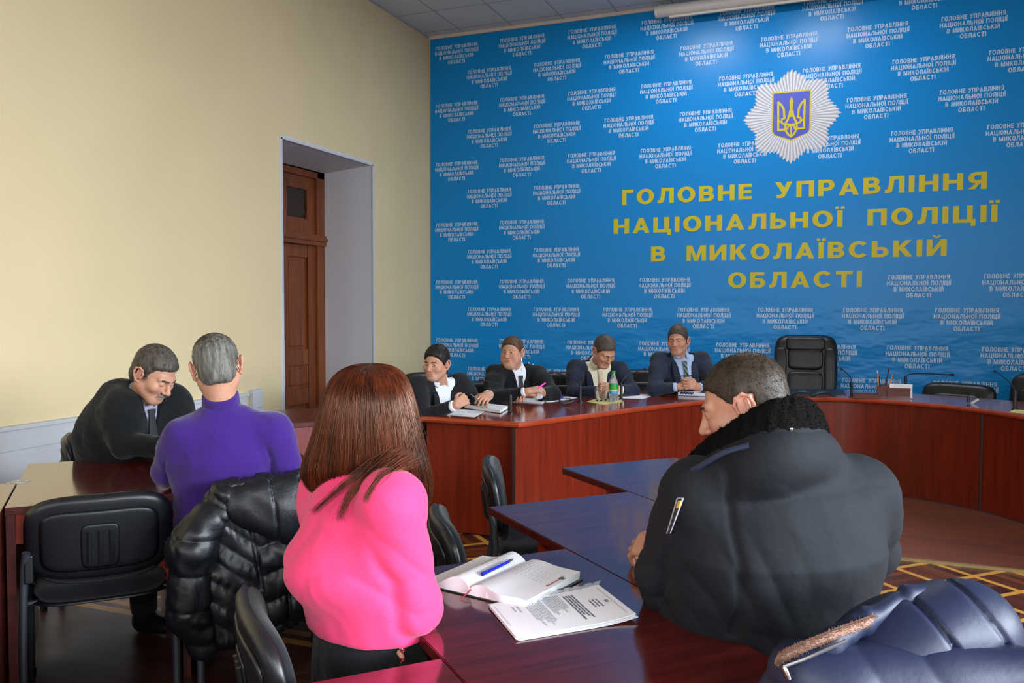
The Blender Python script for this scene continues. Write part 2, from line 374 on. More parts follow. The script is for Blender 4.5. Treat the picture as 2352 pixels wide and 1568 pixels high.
# ------------------------------------------------------------------ printed banner with its lettering and badge
def banner_mat():
    m = bpy.data.materials.new('blue_vinyl'); m.use_nodes = True; t = NT(m)
    t.b.inputs['Base Color'].default_value = BLUE; t.b.inputs['Roughness'].default_value = .3; t.b.inputs['Specular IOR Level'].default_value = .26
    tc = t.add('ShaderNodeTexCoord'); sp = t.add('ShaderNodeSeparateXYZ'); t.link(tc.outputs['Object'], sp.inputs[0])
    mk = t.add('ShaderNodeMapRange'); mk.inputs[1].default_value = 1.75; mk.inputs[2].default_value = 1.2; t.link(sp.outputs[2], mk.inputs[0])
    n1 = t.noise(t.coords((1.2, 1, 2.6), (0, math.radians(28), 0)), 1.6, 3, .5)
    ml = t.add('ShaderNodeMath', operation='MULTIPLY'); t.link(n1, ml.inputs[0]); t.link(mk.outputs[0], ml.inputs[1])
    b1 = t.bump(ml.outputs[0], .55, .05)
    t.link(t.bump(t.noise(t.coords((1, 1, .25)), 2.2, 2), .10, .03, b1), t.b.inputs['Normal'])
    return m
BLUE = (.003, .245, .66, 1)
YEL = mat('print_yellow', (.64, .52, .008, 1), .45); WHT = mat('print_white', (.52, .64, .80, 1), .5)
BY = YB-.012
b = MB(); b.box((XL+.015, BY, .02), (XR-.02, YB-.004, ZC-.036))
banner = tag(b.build('banner', banner_mat()), 'blue printed banner with rows of white slogans covering the back wall', 'banner')
# block letters drawn on a grid of cap height 1
def R_(x0, y0, x1, y1): return [(x0, y0), (x1, y0), (x1, y1), (x0, y1)]
def ring(cx, cy, rx, ry, tx, ty, a0, a1, n=18):
    out = []
    for i in range(n):
        a, b = [math.radians(a0+(a1-a0)*k/n) for k in (i, i+1)]
        out.append([(cx+(rx-tx)*math.cos(a), cy+(ry-ty)*math.sin(a)), (cx+rx*math.cos(a), cy+ry*math.sin(a)), (cx+rx*math.cos(b), cy+ry*math.sin(b)), (cx+(rx-tx)*math.cos(b), cy+(ry-ty)*math.sin(b))])
    return out
S_ = .25; B_ = .2
def mirror(ps, w): return [[(w-x, y) for x, y in p][::-1] for p in ps]
def bowl(cy, ry, x, rx): return [R_(S_, cy+ry-B_+.01, x, cy+ry), R_(S_, cy-ry, x, cy-ry+B_-.01)]+ring(x, cy, rx, ry, S_, B_-.01, -90, 90, 12)
_AL = [[(0, 0), (.26, 0), (.58, 1), (.36, 1)]]
G = {
 'Г': (.64, [R_(0, 0, S_, 1), R_(S_, 1-B_, .64, 1)]),
 'О': (.96, ring(.48, .5, .48, .52, .26, .2, 0, 360, 32)),
 'Л': (.88, [R_(.63, 0, .88, 1), R_(.2, 1-B_, .63, 1), [(0, 0), (.16, 0), (.32, .1), (.39, .4), (.42, .8), (.2, .8), (.17, .42), (.11, .22), (0, .2)]]),
 'В': (.80, [R_(0, 0, S_, 1)]+bowl(.72, .28, .44, .31)+bowl(.29, .29, .46, .34)),
 'Н': (.86, [R_(0, 0, S_, 1), R_(.61, 0, .86, 1), R_(S_, .4, .61, .6)]),
 'Е': (.70, [R_(0, 0, S_, 1), R_(S_, .8, .69, 1), R_(S_, .41, .65, .59), R_(S_, 0, .70, .2)]),
 'У': (.86, [[(0, 1), (.28, 1), (.56, .42), (.40, .24)], [(.86, 1), (.60, 1), (.40, .42), (.33, .25), (.24, .2), (.08, .21), (.08, .01), (.3, -.02), (.46, .06), (.54, .2)]]),
 'П': (.86, [R_(0, 0, S_, 1), R_(.61, 0, .86, 1), R_(S_, .8, .61, 1)]),
 'Р': (.78, [R_(0, 0, S_, 1)]+bowl(.66, .34, .44, .34)),
 'А': (.94, _AL+mirror(_AL, .94)+[R_(.26, .19, .68, .37)]),
 'І': (.25, [R_(0, 0, S_, 1)]),
 'Ї': (.25, [R_(0, 0, S_, 1), R_(-.09, 1.09, .08, 1.25), R_(.17, 1.09, .34, 1.25)]),
 'Ц': (.95, [R_(0, 0, S_, 1), R_(.58, .2, .83, 1), R_(S_, 0, .95, .2), R_(.75, -.2, .95, 0)]),
 'Ь': (.78, [R_(0, 0, S_, 1)]+bowl(.31, .31, .44, .34)),
 'М': (1.04, [R_(0, 0, .23, 1), R_(.81, 0, 1.04, 1), [(.23, 1), (.30, 1), (.62, 0), (.42, 0), (.23, .62)], [(.81, 1), (.74, 1), (.42, 0), (.62, 0), (.81, .62)]]),
 'И': (.88, [R_(0, 0, S_, 1), R_(.63, 0, .88, 1), [(S_, 0), (.63, .62), (.63, 1), (S_, .38)]]),
 'К': (.86, [R_(0, 0, S_, 1), [(S_, .42), (.42, .48), (.83, 1), (.55, 1), (S_, .62)], [(.36, .62), (.28, .46), (.57, 0), (.88, 0), (.50, .6)]]),
 'С': (.88, ring(.48, .5, .48, .52, .26, .2, 42, 318, 28)),
 'Б': (.78, [R_(0, 0, S_, 1), R_(S_, .8, .72, 1)]+bowl(.31, .31, .44, .34)),
 'Т': (.80, [R_(.275, 0, .525, .8), R_(0, .8, .8, 1)]),
 'Я': (.82, mirror([R_(0, 0, S_, 1)]+bowl(.67, .33, .46, .34)+[[(S_+.02, .38), (.44, .38), (.80, 0), (.50, 0)]], .82)),
}
G['Й'] = (.88, G['И'][1]+ring(.44, 1.28, .2, .2, .1, .1, 195, 345, 8))
def word_w(s, gap, sp): return sum((G[c][0] if c != ' ' else sp) for c in s)+gap*(len(s)-1)
def text_mesh(mb, s, xc, z, cap, width, y, gap=.16, sp=.45):
    k = width/word_w(s, gap, sp); x = xc-width/2; zz = y
    for c in s:
        if c == ' ': x += (sp+gap)*k; continue
        wd, ps = G[c]
        for pi_, p in enumerate(ps if len(ps) < 7 else [ps[0]]+ps[1:]):
            mb.add([(x+px*k, y-1.2e-4*pi_, z+pz*cap) for px, pz in p], [tuple(range(len(p)))])
        x += (wd+gap)*k
LINES = ['ГОЛОВНЕ УПРАВЛІННЯ', 'НАЦІОНАЛЬНОЇ ПОЛІЦІЇ', 'В МИКОЛАЇВСЬКІЙ', 'ОБЛАСТІ']
sm = MB()
for s, wd, dz in zip(LINES, (.525, .55, .43, .215), (.075, .018, -.040, -.098)): text_mesh(sm, s, 0, dz, .042, wd, 0)
def flat_part(mb, name, m, parent):
    o = mb.build(name, m, parent)
    return o
src = flat_part(sm, 'slogan_print', WHT, banner); first = True
ROWS = [(4.36, 0), (4.05, 1), (3.70, 0), (3.375, 1), (3.025, 0), (2.695, 1), (2.325, 0), (2.005, 1), (1.66, 0), (1.345, 1), (.985, 0), (.66, 1), (.32, 0)]
for ri, (z, odd) in enumerate(ROWS):
    for k in range(12):
        x = (-3.84 if odd else -4.25)+.808*k
        if x > 4.6 or z > 4.5: continue
        if ri == 3 and 3.9 < k+.0 < 4.1: continue
        if ri in (5, 7) and 2 <= k <= 6: continue
        if ri == 6 and 2 <= k <= 7: continue
        if ri == 8 and 4 <= k <= 5: continue
        if ri == 4 and k == 20: continue
        o = src if first else src.copy()
        if not first: COL.objects.link(o)
        o.location = (x, BY-.0008, z-.0); first = False
for s, wd, z in zip(LINES, (3.44, 3.62, 2.80, 1.27), (2.560, 2.255, 1.950, 1.665)):
    k_ = wd/word_w(s, .20, .75); x_ = (-.57 if s != LINES[3] else -.535)-wd/2
    for wrd in s.split(' '):
        ww = word_w(wrd, .20, .75)*k_; big = MB(); text_mesh(big, wrd, x_+ww/2, z, .158, ww, BY-.0010, .20, .75); flat_part(big, 'headline_print', YEL, banner); x_ += ww+(.75+.40)*k_
# eight pointed pleated badge with a shield
cx, cz = -.575, 3.36
WH2 = mat('badge_white', (.72, .72, .80, 1), .5); GR2 = mat('badge_grey', (.44, .42, .44, 1), .5)
bd = MB(); NP = 72
def rad(i):                                                   # tip radius of pleat edge i (two edges a pleat)
    a = (i/(2*NP))*8 % 1.0; q = abs(a-round(a))*2; base = .47-.085*min(1, q*1.05)
    return base-(.030 if i % 2 else 0)
for i in range(2*NP):
    a, b2 = [2*PI*j/(2*NP)+PI/2 for j in (i, i+1)]
    bd.add([(cx, BY-.0016, cz), (cx+rad(i)*math.cos(a), BY-.0016, cz+rad(i)*math.sin(a)), (cx+rad(i+1)*math.cos(b2), BY-.0016, cz+rad(i+1)*math.sin(b2))], [(0, 1, 2)], i % 2)
bd.build('badge_print', [WH2, GR2], banner)
SHB = mat('shield_blue', (.075, .095, .52, 1), .5)
def shield(g): return [(cx-.185+g, cz+.25-g), (cx+.185-g, cz+.25-g), (cx+.185-g, cz-.14), (cx+.165-g*.9, cz-.175+g*.2), (cx, cz-.245+g*1.1), (cx-.165+g*.9, cz-.175+g*.2), (cx-.185+g, cz-.14)]
sh = MB(); SK = [0]
sh.add([(x, BY-.0024, z) for x, z in shield(0)], [tuple(range(7))], 0)
sh.add([(x, BY-.0030, z) for x, z in shield(.014)], [tuple(range(7))], 1)
def stroke(pts, wd, closed=False):
    n = len(pts)
    for i in range(n-1 if not closed else n):
        p, q = Vector(pts[i]), Vector(pts[(i+1) % n]); d = (q-p)
        if d.length < 1e-6: continue
        d.normalize(); nn = Vector((-d.y, d.x))*wd/2; e = d*wd*.3
        c4 = [p-e+nn, p-e-nn, q+e-nn, q+e+nn]
        SK[0] += 1; sh.add([(cx+a.x, BY-.0036-1e-4*SK[0], cz+a.y) for a in c4], [(0, 1, 2, 3)], 0)
T_ = .020
for sgn in (-1, 1):
    X = lambda pts: [(sgn*x, y) for x, y in pts]
    stroke(X([(.125, .145), (.122, -.125), (.045, -.125)]), T_)
    stroke(X([(.125, .150), (.095, .120), (.070, .07), (.066, .0), (.060, -.012)]), T_)
    stroke(X([(.060, -.012), (.088, -.022), (.092, -.05), (.080, -.068), (.058, -.07), (.0, -.085)]), T_*.9)
    stroke(X([(.118, -.040), (.092, -.05)]), T_*.9)
    stroke(X([(.012, .05), (.016, .02), (.032, -.03), (.05, -.06), (.054, -.1), (.048, -.14), (.026, -.178), (.0, -.2)]), T_)
    stroke(X([(.0, -.08), (.03, -.1), (.034, -.125)]), T_*.8)
sh.add([(cx+x, BY-.0095, cz+y) for x, y in [(-.011, -.01), (.011, -.01), (.012, .07), (.018, .15), (.0, .195), (-.018, .15), (-.012, .07)]], [tuple(range(7))], 0)
stroke([(0, -.09), (0, -.19)], T_*.7)
sh.build('shield_print', [YEL, SHB], banner)
# rolled projection screen hanging under the ceiling
scr = thing('projection_screen', 'rolled up white projection screen housing hung in front of the banner top', 'projection screen', (-1.91, 8.76, 4.50))
h = MB(); h.tube([(0, 0, 0), (3.2, 0, 0)], .062, 20); h.build('housing', mat('screen_white', (.62, .58, .56, 1), .5), scr, smooth=True)
h = MB(); h.box((.14, -.03, -.085), (3.06, .0, -.06)); h.build('bottom_bar', mat('screen_bar', (.62, .57, .50, 1), .5), scr, bevel=.004)
for x in (.07, 3.1):
    h = MB(); h.tube([(x, 0, .05), (x, 0, .1)], .004, 8); h.build('hook', M['chrome'], scr)
# ------------------------------------------------------------------ horseshoe table at the far side
INNER = [(-1.89, 4.86), (-1.64, 5.40), (-1.39, 5.94), (-1.13, 6.42), (-.86, 6.78), (-.58, 7.00), (-.29, 7.13), (0, 7.20)]
INNER = INNER+[(-x, y) for x, y in INNER[-2::-1]]
OUTER = [(-2.58, 4.88), (-2.44, 5.75), (-2.28, 6.42), (-1.76, 7.02), (-1.34, 7.34), (-.80, 7.66), (-.29, 7.80), (0, 7.84)]
OUTER = OUTER+[(-x, y) for x, y in OUTER[-2::-1]]
def smooth_line(pts, per=6):
    P = [Vector((p[0], p[1], 0)) for p in pts]; out = []
    for i in range(len(P)-1):
        a, b, c, d = P[max(i-1, 0)], P[i], P[i+1], P[min(i+2, len(P)-1)]
        for k in range(per):
            t = k/per
            out.append(.5*((2*b)+(c-a)*t+(2*a-5*b+4*c-d)*t*t+(3*b-a-3*c+d)*t**3))
    return out+[P[-1]]
inn, out = smooth_line(INNER), smooth_line(OUTER); NS = len(inn)
far = thing('conference_table', 'large cherry wood horseshoe conference table with tall curved front in front of the banner', 'table', (0, 6.3, 0))
def loc(v): return (v[0], v[1]-6.3, v[2])
def band(o_, i_, z0, z1):                                     # solid between two curves
    mb = MB(); n = len(o_); vs = []
    for a, b in zip(o_, i_): vs += [(a.x, a.y, z0), (a.x, a.y, z1), (b.x, b.y, z1), (b.x, b.y, z0)]
    fs = [(k*4+j, k*4+(j+1) % 4, k*4+4+(j+1) % 4, k*4+4+j) for k in range(n-1) for j in range(4)]+[(3, 2, 1, 0), tuple((n-1)*4+j for j in range(4))]
    return mb.add([loc(v) for v in vs], fs)
def inset(line, other, d): return [a+(b-a).normalized()*d for a, b in zip(line, other)]
band(out, inn, .718, .75).build('tabletop', M['far_top'], far, smooth=35, bevel=.004)
rim = MB(); rim.tube([loc((p.x, p.y, .734)) for p in [out[0]]+inn+[out[-1]]], .0185, 8, flat=1.0); rim.build('rounded_edge', M['far_edge'], far, smooth=True)
pi0 = [p for p in inset(inn, out, .035)]; pi1 = inset(inn, out, .057)
band(pi1, pi0, .012, .718).build('front_panel', M['far_panel'], far, smooth=35)
for sgn in (-1, 1):
    a, b = (out[0], inn[0]) if sgn < 0 else (out[-1], inn[-1])
    mb = MB(); y0 = min(a.y, b.y)+.05
    mb.box(loc((min(a.x, b.x)+.02, y0, .01)), loc((max(a.x, b.x)-.02, y0+.025, .718))); mb.build('end_panel', M['far_panel'], far)
s_ = MB(); pth = [loc((p.x, p.y-.0, .008)) for p in pi0]; s_.tube(pth, .012, 6); s_.build('plinth_seam', M['seam'], far)
for k in (0, 24, NS-25):                                      # vertical joints between the front panels
    p = pi0[k]; s_ = MB(); s_.box((p.x-.008, p.y-6.3-.014, .012), (p.x+.008, p.y-6.3+.004, .716)); s_.build('panel_joint', M['seam'], far)

# ------------------------------------------------------------------ rows of narrow desks
GRAIN_A = math.radians(47.0)
def desk(n0, n1, v0, v1, label, front=None, drawer=False, group='narrow mahogany desks pushed together in rows', inset_v=.30, zt=.75, sides='v'):
    c = nv((n0+n1)/2, (v0+v1)/2); w, l = n1-n0-.004, v1-v0-.004
    d = thing('desk', label, 'desk', (c.x, c.y, 0), GRAIN_A-PI/2, group)  # local x = rows' v reversed, local y = n
    # local axes: x along +v, y along +n  (rotation of -43 degrees)
    hx, hy = l/2, w/2
    m = MB(); m.box((-hx, -hy, zt-.028), (hx, hy, zt-.0025)); m.build('desktop', M['desk_edge'], d, bevel=.0012)
    m = MB(); m.box((-hx+.001, -hy+.001, zt-.0025), (hx-.001, hy-.001, zt)); m.build('laminate_top', M['desk_top'], d)
    if sides == 'v':
        for s in (-1, 1):
            x = s*(hx-inset_v); m = MB(); m.box((x-.0125, -hy+.05, 0), (x+.0125, hy-.05, zt-.028)); m.build('end_panel', M['desk_panel'], d)
        m = MB(); m.box((-hx+inset_v+.0125, -.01, .25), (hx-inset_v-.0125, .01, zt-.028)); m.build('modesty_panel', M['desk_panel'], d)
    else:
        for s in (-1, 1):
            y = s*(hy-.016); m = MB(); m.box((-hx+.02, y-.0145, 0), (hx-.015, y+.0145, zt-.028)); m.build('side_panel', M['desk_edge'], d)
        m = MB(); m.box((hx-.05, -hy+.031, zt-.14), (hx-.03, hy-.031, zt-.028)); m.build('front_rail', M['desk_panel'], d)
        m = MB(); m.box((-hx+.03, -hy+.031, .2), (-hx+.05, hy-.031, zt-.028)); m.build('back_panel', M['desk_panel'], d)
        if drawer:
            m = MB(); m.box((hx-.45, hy-.20, .40), (hx-.06, hy-.032, zt-.14)); cab = m.build('drawer_unit', M['desk_panel'], d, bevel=.002)
            for z in (.405, .51):
                m = MB(); m.box((hx-.06, hy-.195, z), (hx-.046, hy-.037, z+.095)); q = m.build('drawer_front', M['desk_panel'], cab, bevel=.002)
    return d
R1 = 'narrow mahogany desks in the middle row'; R2 = 'narrow mahogany desks in the left row'
desk(-.012, .592, -1.59, -.45, 'narrow mahogany desk in the bottom foreground, its corner beside the black skirt', group=R1)
desk(.592, 1.20, -2.17, -1.03, 'mahogany desk carrying the open notebook and the printed sheets', group=R1)
desk(1.20, 1.795, -2.745, -1.60, 'mahogany desk under the hands of the man in the dark jacket', group=R1)
desk(1.795, 2.405, -3.29, -2.15, 'mahogany desk farthest from the camera in the middle row, reflecting blue', group=R1)
desk(-.36, .22, -4.38, -3.445, 'mahogany desk in front of the empty black chair seen from behind', drawer=True, group=R2, sides='n')
desk(-.955, -.362, -3.93, -2.80, 'mahogany desk at the left edge of the photo with a red side panel', group=R2, sides='n')
desk(.225, .82, -4.55, -3.50, 'mahogany desk behind the man in the purple turtleneck', drawer=True, group=R2, sides='n')
d2 = thing('side_table', 'mahogany side table with a red front standing by the panelled door', 'table', (-3.47, 4.52, 0), math.radians(47-90))
m = MB(); m.box((-.36, -.30, .72), (.36, .55, .75)); m.build('tabletop', M['desk_edge'], d2, bevel=.002)
m = MB(); m.box((.30, -.27, 0), (.325, .52, .72)); m.build('front_panel', mat('red_panel', srgb(120, 44, 40), .4), d2)
for y in (-.28, .51):
    m = MB(); m.box((-.34, y, 0), (.30, y+.025, .72)); m.build('side_panel', M['desk_panel'], d2)

# ------------------------------------------------------------------ office visitor chairs
def visitor_chair(label, loc_, rz, group=None):
    c = thing('visitor_chair', label, 'chair', loc_, rz, group)
    tilt = Matrix.Translation((0, -.215, .645)) @ Matrix.Rotation(math.radians(9), 4, 'X')
    m = MB(); m.pillow(.45, .43, .075, Matrix.Translation((0, .01, .435)) @ Matrix.Rotation(-PI/2, 4, 'X'), 4.5, 8); m.build('seat', M['fabric'], c, smooth='all')
    m = MB(); m.pillow(.46, .43, .02, Matrix.Translation((0, .01, .402)) @ Matrix.Rotation(-PI/2, 4, 'X'), 4.5, 8); m.build('seat_shell', M['black_plastic'], c, smooth='all')
    m = MB(); m.pillow(.46, .335, .055, tilt @ Matrix.Translation((0, .006, -.014)), 3.6, 7, bend=.55); m.build('backrest', M['fabric'], c, smooth='all')
    m = MB(); m.pillow(.485, .315, .040, tilt @ Matrix.Translation((0, -.012, 0)), 3.8, 14, bend=.55); sh = m.build('back_shell', M['black_plastic'], c, smooth='all')
    m = MB(); m.pillow(.385, .225, .012, tilt @ Matrix.Translation((0, -.034, -.005)), 5.5, 12, bend=.55); m.build('back_panel', M['black_plastic'], sh, smooth='all')
    m = MB(); m.pillow(.125, .165, .008, tilt @ Matrix.Translation((0, -.042, -.022)), 6, 12, bend=.55); m.build('vent_plate', M['black_plastic'], sh, smooth='all')
    for x in (-.036, 0, .036):
        m = MB(); m.tube([tilt @ Vector((x, -.047, -.085)), tilt @ Vector((x, -.047, .035))], .0075, 8); m.build('vent_rib', M['black_plastic'], sh, smooth=True)
    for s in (-1, 1):
        m = MB(); m.tube([(s*.246, -.255, .012), (s*.246, -.235, .30), (s*.244, -.205, .47), (s*.240, -.212, .56), (s*.232, -.225, .61)], .0135, 10, flat=1.0)
        lg = m.build('leg', M['grey_tube'], c, smooth=True)
        m = MB(); m.lathe([(.017, 0), (.017, .03), (.0135, .032)], 10, c=(s*.246, -.255, 0)); m.build('foot_cap', M['black_plastic'], lg)
        m = MB(); m.tube([(s*.262, .24, .012), (s*.258, .215, .30), (s*.250, .175, .41), (s*.250, .0, .425), (s*.250, -.19, .432)], .0135, 10)
        lg = m.build('leg', M['grey_tube'], c, smooth=True)
        m = MB(); m.lathe([(.017, 0), (.017, .03), (.0135, .032)], 10, c=(s*.262, .24, 0)); m.build('foot_cap', M['black_plastic'], lg)
        m = MB(); m.box((s*.226-.014, -.230, .50), (s*.226+.014, -.198, .60)); m.build('back_bracket', M['black_plastic'], c, bevel=.006)
    m = MB(); m.tube([(-.25, .12, .40), (.25, .12, .40)], .011, 8); m.tube([(-.25, -.12, .40), (.25, -.12, .40)], .011, 8); m.build('cross_bar', M['grey_tube'], c, smooth=True)
    return c
def face(dx, dy): return math.atan2(dy, dx)-PI/2              # chair faces +y locally
FN = face(*NV); FMV = face(-VV[0], -VV[1])
G1 = 'black visitor chairs at the desks'
CH = []
p = Vector((-2.64, 2.39, 0)); ch0 = visitor_chair('empty black visitor chair seen from behind at the left, with a ribbed plastic back', p-Vector((.0, .0, 0)), FMV, G1)
SEATS = [
 (Vector((-2.155, 2.71, 0)), FMV, 'black visitor chair hidden under the black quilted coat'),
 (Vector((-3.58, 3.36, 0)), FN-.05, 'black visitor chair on which the grey haired officer sits by the wall'),
 (Vector((-1.07, 1.69, 0)), FN-.02, 'black visitor chair of the woman in pink, seen edge on in the foreground'),
 (Vector((-1.03, 2.57, 0)), FN-.25, 'empty black visitor chair just behind the open notebook'),
 (Vector((-1.24, 3.47, 0)), FN-.42, 'empty black visitor chair standing side on before the end panel of the horseshoe table'),
 (Vector((-.06, 1.93, 0)), FMV-.25, 'black visitor chair of the man in the dark jacket, under the blue coat'),
 (Vector((-3.60, 2.55, 0)), FN-.1, 'black chair cut off by the left edge of the photo'),
]
for q, rz, lb in SEATS: CH.append(dup(ch0, q, rz, lb, G1))

# ------------------------------------------------------------------ leather chairs behind the horseshoe table
def leather_chair(label, loc_, rz, w, zlo, zhi, group, big=False):
    c = thing('leather_chair', label, 'chair', loc_, rz, group); hgt = zhi-zlo
    T = Matrix.Translation((0, -.24, (zhi+zlo)/2)) @ Matrix.Rotation(math.radians(8), 4, 'X')
    m = MB(); m.pillow(w, hgt, .12, T, 4.6 if not big else 5, 7, bend=.25, bow=.0); bk = m.build('backrest', M['leather'], c, smooth='all')
    if big:
        for (x, z, ww, hh, t) in ((0, hgt*.345, w*.62, hgt*.22, .05), (0, .075, w*.56, .22, .045), (0, -.165, w*.56, .24, .045)):
            m = MB(); m.pillow(ww, hh, t, T @ Matrix.Translation((0, .058, z)), 5, 5, bend=.25); m.build('cushion', M['leather'], bk, smooth='all')
        for s in (-1, 1):
            m = MB(); m.pillow(w*.19, hgt*.80, .055, T @ Matrix.Translation((s*w*.385, .062, -.06)), 4, 4); m.build('side_bolster', M['leather'], bk, smooth='all')
    else:
        m = MB(); m.pillow(w*.68, hgt*.62, .05, T @ Matrix.Translation((0, .055, -hgt*.12)), 5, 5, bend=.25); m.build('cushion', M['leather'], bk, smooth='all')
    m = MB(); m.pillow(.52, .5, .13, Matrix.Translation((0, .03, .45)) @ Matrix.Rotation(-PI/2, 4, 'X'), 4.5, 6); m.build('seat', M['leather'], c, smooth='all')
    for s in (-1, 1):
        m = MB(); m.tube(bez((s*.29, -.2, .62), (s*.31, .05, .68), (s*.31, .2, .64), (s*.29, .18, .45)), .022, 8); m.build('armrest', M['black_plastic'] if not big else mat('arm_wood', srgb(110, 40, 30), .35), c, smooth=True)
    m = MB(); m.lathe([(.03, .10), (.03, .40)], 14); m.build('gas_column', M['chrome'], c, smooth=True)
    for k in range(5):
        a = 2*PI*k/5; m = MB(); m.tube([(0, 0, .10), (.28*math.cos(a), .28*math.sin(a), .055)], [.028, .018], 8); lg = m.build('leg', M['black_plastic'], c, smooth=True)
        m = MB(); m.tube([(.28*math.cos(a)-.012*math.sin(a), .28*math.sin(a)+.012*math.cos(a), .028), (.28*math.cos(a)+.012*math.sin(a), .28*math.sin(a)-.012*math.cos(a), .028)], .027, 12); m.build('caster', M['black_plastic'], lg, smooth=True)
    return c
G2 = 'black leather chairs behind the horseshoe table'
def wl(px, py, d): q = W(px, py, d); return Vector((q[0], q[1], 0))
e0 = wl(1850, 840, 7.92); leather_chair('tall empty black leather executive chair with padded panels, facing the room', (e0.x-.02, e0.y+.20, 0), PI, .59, .56, 1.20, G2, True)
def low(px, py, d, rz, lb, w=.54, zt=.93): q = wl(px, py, d); return leather_chair(lb, (q.x-.24*math.sin(rz), q.y+.24*math.cos(rz), 0), rz, w, .52, zt, G2)
low(2203, 890, 7.25, face(-.45, -.9), 'low empty black leather chair right of the card holder', .60, .82)
low(2400, 900, 6.9, face(-.6, -.8), 'black leather chair cut off by the right edge of the photo')
low(1480, 885, 7.75, face(.35, -.95), 'black leather chair behind the man in the dark suit with clenched hands', .56, .90)
low(1305, 892, 7.45, face(.5, -.85), 'black leather chair of the man with the yellow tie', .56, .90)
low(1082, 905, 6.9, face(.6, -.7), 'black leather chair between the young man and the woman officer', .56, .86)
low(985, 905, 6.35, face(.8, -.5), 'dark chair behind the young man in the white shirt', .50, .98)
# ------------------------------------------------------------------ things lying on the tables
ZT = .75
def mic(b, h, d_h, lb, k=.25):
    p = atz(b[0], b[1], ZT); t = thing('gooseneck_microphone', lb, 'microphone', (p.x, p.y, ZT), 0, 'gooseneck microphones on the horseshoe table'); e = Vector(W(h[0], h[1], d_h))-p-Vector((0, 0, ZT-p.z))
    m = MB(); m.lathe([(.022, 0), (.022, .006), (.012, .012), (.011, .12), (.008, .13)], 14); m.build('base', M['mic'], t, smooth=True)
    n = Vector((0, 0, .12)); e = Vector((e.x, e.y, e.z)); d = (e-n); side = Vector((d.x, d.y, 0))
    pts = bez(n, n+Vector((0, 0, .45*max(.12, d.z))), e-side*k*1.2-Vector((0, 0, .12*d.z)), e, 18); m = MB(); m.tube(pts, .0045, 8); m.build('gooseneck', M['mic'], t, smooth=True)
    dr = (pts[-1]-pts[-3]).normalized(); m = MB(); m.tube([e-dr*.012, e-dr*.002], .0068, 10); m.build('red_ring', M['mic_red'], t, smooth=True)
    m = MB(); m.tube([e-dr*.002, e+dr*.006, e+dr*.030, e+dr*.038], [.0075, .0105, .0105, .006], 12); m.build('head', M['mic'], t, smooth=True)
mic((1173, 950), (1109, 873), 5.35, 'gooseneck microphone on the table in front of the young man in the white shirt')
mic((1333, 923), (1270, 855), 6.15, 'gooseneck microphone left of the drinking glasses, bent to the left')
mic((1427, 917), (1476, 848), 6.75, 'gooseneck microphone right of the water bottle, bent to the right')
mic((1668, 903), (1556, 863), 6.6, 'gooseneck microphone bent low across the chest of the man with the green tie', .12)
mic((1956, 912), (1934, 847), 7.25, 'gooseneck microphone left of the wooden pencil cup')
mic((2080, 896), (2182, 859), 7.35, 'gooseneck microphone bent far to the right behind the card holder', .12)
mic((2331, 937), (2286, 851), 6.75, 'gooseneck microphone nearest the right edge of the photo')
def flat_sheet(name, px, lb, cat, m=None, th=.0012, z=ZT, group=None, lift=0):
    P = [atz(x, y, z) for x, y in px]; c = sum(P, Vector())/len(P); mb = MB()
    mb.prism([(p.x-c.x, p.y-c.y) for p in P], 0, th); o = mb.build(name, m or M['paper']); o.location = (c.x, c.y, z+.0004+lift); tag(o, lb, cat, group); return o
def write_lines(o, name, a, b, c, d, n, m, z, gaps=.35, x0=.08, x1=.92, y0=.1, y1=.9, h=.35, words=9, rag=.3):
    """rows of word marks inside the quad a-b-c-d (local coords): a->b along a line, a->d down the page"""
    mb = MB(); a, b, c, d = [Vector(v) for v in (a, b, c, d)]; P = lambda u, v: (a*(1-u)*(1-v)+b*u*(1-v)+c*u*v+d*(1-u)*v)
    for i in range(n):
        v = y0+(y1-y0)*i/max(1, n-1); u = x0; end = x1-rng.uniform(0, rag)*(x1-x0); dv = (y1-y0)/n*h
        while u < end:
            w = rng.uniform(.4, 1.5)*(x1-x0)/words; q = [P(u, v), P(min(u+w, end), v), P(min(u+w, end), v+dv), P(u, v+dv)]
            mb.add([(p.x, p.y, p.z+z) for p in q], [(0, 1, 2, 3)]); u += w+rng.uniform(.2, .5)*(x1-x0)/words*gaps*2
    return mb.build(name, m, o)
flat_sheet('paper_sheet', [(996, 950), (1030, 938), (1115, 944), (1090, 958)], 'loose sheet of paper under the arm of the young man in the black suit', 'paper')
def closed_block(name, px, th, lb, cat, cover, pages=True, group=None, z=ZT):
    P = [atz(x, y, z) for x, y in px]; c = sum(P, Vector())/len(P); t = thing(name, lb, cat, (c.x, c.y, z+.0004), 0, group)
    q = [(p.x-c.x, p.y-c.y) for p in P]; k = [(x*.97, y*.97) for x, y in q]
    m = MB(); m.prism(q, 0, .003); m.build('cover', cover, t); m = MB(); m.prism(k, .003, th); m.build('page_block', M['paper'], t); return t
closed_block('notebook', [(1066, 938), (1095, 930), (1168, 939), (1150, 950)], .022, 'open thick diary on the table end, by the hands of the young man', 'notebook', mat('dark_cover', srgb(30, 30, 36), .5))
flat_sheet('paper_sheet', [(1163, 920), (1185, 908), (1262, 916), (1245, 926)], 'open notebook page of the woman officer, leftmost of her papers', 'paper', th=.008)
flat_sheet('paper_sheet', [(1228, 924), (1262, 908), (1326, 913), (1270, 922)], 'sheet under the pen and spectacles of the woman officer', 'paper', th=.003)
flat_sheet('bookmark_ribbon', [(1232, 915), (1262, 909), (1266, 911), (1237, 917)], 'red and blue edged leaflet on the papers of the woman officer', 'leaflet', mat('leaflet', srgb(150, 96, 130), .6), .002, lift=.008)
